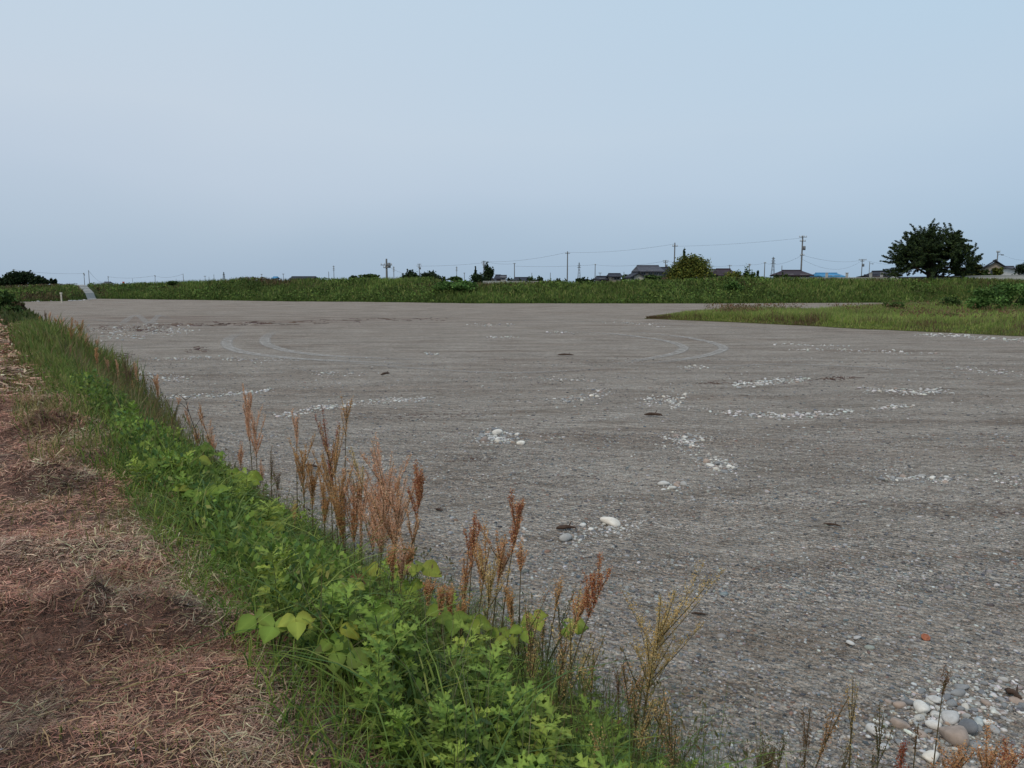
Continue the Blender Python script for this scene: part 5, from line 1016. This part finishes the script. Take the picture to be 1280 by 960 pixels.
SR = [
 (262, 548, 1.5, .05, 'pink feathery stalk low beside the bare twisted stem', PK, 1.1, .5, 8, .06), (245, 540, 1.55, .02, 'orange feathery stalk directly behind the bare twisted stem', OR, .9, .5, 7, .05), (316, 520, 1.55, .02, 'pinkish plume close behind the tallest dense head', PK, 1.1, .45, 8, .05),
 (378, 560, 1.6, 0, 'orange plume at the left rim of the thick clump', OR, 1., .5, 8, .06), (412, 560, 1.6, 0, 'pale orange plume standing behind the thick clump', OR, 1.1, .5, 9, .06), (450, 605, 1.5, 0, 'pinkish plume low between the thick clump and the broad head', PK, 1.1, .5, 9, .07),
 (484, 590, 1.6, -.1, 'pink plume leaning right behind the broad head', PK, 1.1, .5, 10, .08), (500, 630, 1.5, -.08, 'orange-pink plume below the broad head', PK+OR, 1.1, .5, 9, .08), (612, 680, 1.5, -.1, 'small orange plume between the lone narrow head and the forked group', OR, .9, .3, 6, .07),
 (308, 490, 1.6, .03, 'tallest pinkish rusty sorrel stalk with a dense narrow head', PK, 1.6, .42, 8, .035), (300, 560, 1.55, 0, 'short pinkish sorrel stalk at the foot of the tallest one', PK, 1., .4, 4, .05), (325, 580, 1.6, .03, 'second short sorrel stalk right of the tallest', PK, .8, .4, 4, .05),
 (226, 497, 1.6, -.2, 'small red-tipped stalk bent to the right near the bare twisted stem', PK, .9, .16, 1, .02), (232, 510, 1.5, .1, 'reddish stalk close left of the bare twisted stem', PK, .6, .4, 4, .04), (255, 525, 1.4, .1, 'thin pink-tinged stalk right of the bare twisted stem', PK, .6, .5, 5, .05),
 (372, 518, 1.6, -.04, 'lone pinkish stalk with an open short head', PK, .8, .28, 4, .03), (401, 522, 1.5, .15, 'dark red-brown stalk leaning left', DR, .5, .45, 6, .05), (433, 501, 1.6, -.05, 'tall thin orange-topped stalk', OR, .55, .2, 4, .05), (418, 545, 1.5, 0, 'thin stalk beside the tall orange-topped one', OR, .5, .6, 7, .06),
 (388, 578, 1.5, 0, 'orange-brown feathery stalk, left one of the thick clump', OR, 1.1, .5, 8, .05), (403, 590, 1.45, 0, 'orange-brown feathery stalk in the thick clump under the dark red one', OR, 1.1, .5, 8, .05), (425, 590, 1.4, .02, 'orange-brown feathery stalk, middle of the thick clump', OR, 1.2, .55, 9, .05), (440, 600, 1.45, .0, 'orange-brown feathery stalk, right one of the thick clump', RU, 1., .5, 8, .05), (455, 578, 1.55, -.06, 'pale golden stalk between the thick clump and the broad head', GO, .6, .4, 6, .05),
 (365, 635, 1.2, 0, 'small pale feathery stalk before the thick clump', GO, .8, .3, 4, .05), (470, 600, 1.55, -.05, 'pink feathery stalk left of the broad head', PK, .8, .5, 8, .06), (493, 572, 1.55, -.14, 'broad pink-red sorrel head leaning right', PK, 1.2, .5, 12, .10), (508, 592, 1.5, -.14, 'pink stalk under the broad leaning head', PK, .9, .45, 8, .08), (480, 625, 1.4, -.05, 'lower pink spray of the broad head group', PK, .8, .4, 8, .08),
 (527, 600, 1.45, -.10, 'dark rust dense head right of the broad pink one', DR+RU, 1.8, .22, 7, .045), (520, 650, 1.35, -.1, 'orange lower spray beneath the dark rust head', RU, 1., .4, 8, .06), (505, 690, 1.1, -.05, 'rusty spray low in front of the dark rust head', PK, 1., .3, 6, .06), (490, 690, 1.0, 0, 'small rusty spray at the edge of the dark grass', RU, .9, .25, 5, .05),
 (594, 655, 1.5, -.06, 'rust-brown narrow head standing alone over the gravel', RU+DR, 1.3, .25, 5, .04), (585, 690, 1.4, -.05, 'faint rusty spray under the lone narrow head', RU, .8, .35, 5, .05), (652, 628, 1.55, -.14, 'bright rust head leaning right with forked lower sprays', RU+DR, 1.5, .24, 5, .04), (632, 665, 1.5, -.1, 'forked orange spray below the bright rust head', RU, 1., .3, 6, .1), (652, 678, 1.5, -.02, 'small reddish tip right below the bright rust head', RU, 1.1, .14, 2, .03),
 (620, 690, 1.4, -.08, 'golden spray in the forked group', GO, .8, .35, 6, .08), (535, 735, 1.1, 0, 'bright red-orange head, left one of the near trio', RU, 1.3, .2, 5, .05), (550, 740, 1.1, .01, 'bright red-orange head, middle of the near trio', RU, 1.4, .2, 5, .04), (563, 738, 1.15, .0, 'bright red-orange head, right one of the near trio', RU, 1.4, .24, 5, .04), (575, 755, 1.15, 0, 'orange-brown spray beside the near trio', OR, .8, .3, 6, .06),
 (762, 709, 1.7, -.26, 'rust-red head bent far to the right over the gravel', RU+DR, 1.6, .24, 5, .05), (735, 732, 1.65, -.18, 'lower rusty spray of the bent head', RU, 1.2, .2, 6, .09), (832, 745, 1.85, -.12, 'golden open sorrel standing alone at the right end of the strip', GO, .7, .45, 13, .12), (820, 790, 1.85, -.08, 'lower golden spray beside the lone open sorrel', GO, .55, .4, 8, .10), (640, 745, 1.4, 0, 'dull orange spray among the thin green culms', OR, .8, .25, 6, .07), (700, 735, 1.6, -.1, 'thin spray between the culms and the bent head', OR, .5, .2, 4, .06),
 (347, 592, 1.5, 0, 'dark brown spindly stalk right of the tallest pink one', BN, .5, .5, 3, .03), (337, 562, 1.5, 0, 'dark bare spindly stalk between the tallest and the lone pink one', BN, .35, .6, 2, .03), (165, 480, 1.7, 0, 'brown narrow head at the gravel edge farther along', RU, .8, .3, 3, .03), (88, 402, 1.5, 0, 'rusty head at the far bulge of the strip, left', RU, 1., .5, 8, .06), (100, 405, 1.6, 0, 'rusty head at the far bulge of the strip, right', RU, 1., .5, 8, .06), (74, 400, 1.4, 0, 'rusty head first in the far bulge of the strip', RU, 1., .5, 8, .06),
 (1060, 862, 2.25, -.22, 'brown stalk bent right near the bottom edge', BN+OR, .5, .35, 3, .03), (1012, 878, 2.15, -.02, 'dark green thin stalk at the bottom right of the strip', BN, .4, .4, 2, .02), (1181, 845, 2.6, -.03, 'thin greenish stalk before the nearest cobble heap', BN, .5, .15, 2, .02), (1147, 898, 2.5, -.01, 'straight olive stalk before the nearest cobble heap', BN, .4, .2, 1, .02), (1070, 845, 2.3, 0, 'pale upright stalk left of the nearest cobble heap', GO, .25, .5, 3, .04),
 (1195, 925, 2.5, -.1, 'orange spray at the bottom right edge', RU, .8, .3, 6, .1), (1245, 925, 2.65, -.1, 'red-orange spray at the far bottom right', RU, .9, .3, 7, .12), (1270, 938, 2.7, -.12, 'reddish spray in the bottom right corner', RU+DR, 1., .3, 7, .12), (1128, 935, 2.4, 0, 'short rust spike at the bottom edge below the cobble heap', DR, .8, .25, 3, .03), (775, 850, 1.75, .0, 'dark reddish thin stalk at the right rim of the near strip', BN, .5, .3, 2, .02),
]
for q in SR: sorrel(*q)
for k in range(46):
    px = RS.uniform(455, 840); py = 690+(px-455)*.33+RS.uniform(-20, 150); t = RS.uniform(1.05, 1.95)
    sorrel(px, py, t, RS.normal(0, .05), 'thin fading sorrel stalk among the culms at the gravel side of the near strip', [BN+OR, CU, CU+OR, GO][k % 4], .35, .4, 4, .06, 'thin fading stalks at the gravel side')
for k in range(26):
    s = RS.uniform(12, 34); t = RS.uniform(.7, 1.9); x, y = xy(s, t); zb = float(ph(x, y)); H = RS.uniform(.6, 1.0); d = np.array((x, y, zb+H-CAMZ)); dc = d@FW; px = 640+F*d[0]/dc; py = 480-F*(d@UP)/dc
    sorrel(px, py, t, 0, 'small reddish sorrel stalk in the far part of the weed strip', [PK, RU, BN][k % 3], .7, .4, 4, .05, 'reddish stalks in the far part of the weed strip')
for k in range(10):
    px = RS.uniform(850, 1110); py = 885+RS.uniform(0, 70)-(px > 1000)*10; sorrel(px, py, RS.uniform(2.0, 2.4), RS.normal(-.05, .06), 'low dark green-brown stalk by the bottom picture edge right of the strip', BN+CU, .4, .4, 3, .05, 'dark stalks along the bottom edge')
# bare twisted stem
x, y, z = top_at(225, 490, 1.45); pts = [top_at(px, py, 1.45) for px, py in ((275, 625), (262, 590), (252, 560), (243, 535), (236, 515), (232, 500), (222, 492), (214, 497))]
b = pts[0]; zb = float(ph(b[0], b[1])); o = empty('dead_vine', (b[0], b[1], zb), 'bare twisted brown vine stem standing above the broad leaves', 'vine'); Q = [(0, 0, 0)]+[(p[0]-b[0], p[1]-b[1], p[2]-zb) for p in pts]
mb = MB(); tube(mb, Q, [.006, .006, .006, .006, .005, .005, .004, .003, .002], 6, (.09, .05, .035)); mb.build('stem', M['bark'], o, True)
mb = MB()
for i, (dx, dz) in ((4, (.16, .16)), (5, (-.12, .12)), (6, (.14, .06))): q = np.array(Q[i]); tube(mb, [q, q+np.array((dx*.5, 0, dz*.7)), q+np.array((dx, .02, dz))], [.004, .003, .0015], 5, (.09, .05, .035))
mb.build('twig', M['bark'], o, True)
# brown dead leaf curled over the grass
x, y, z = top_at(438, 720, .95); zb = float(ph(x, y)); o = empty('dead_leaf', (x, y, z), 'curled orange-brown dead leaf lying on the long grass', 'leaf'); mb = MB(); leaf(mb, np.zeros(3), (1, -.3, -.1), (0, -.3, 1), .13, 'oval', (.30, .16, .07), .5, .5); leaf(mb, np.zeros(3), (.8, -.6, .1), (0, -.3, 1), .10, 'oval', (.25, .12, .06), .5, .5); mb.build('blade', M['leaf'], o)
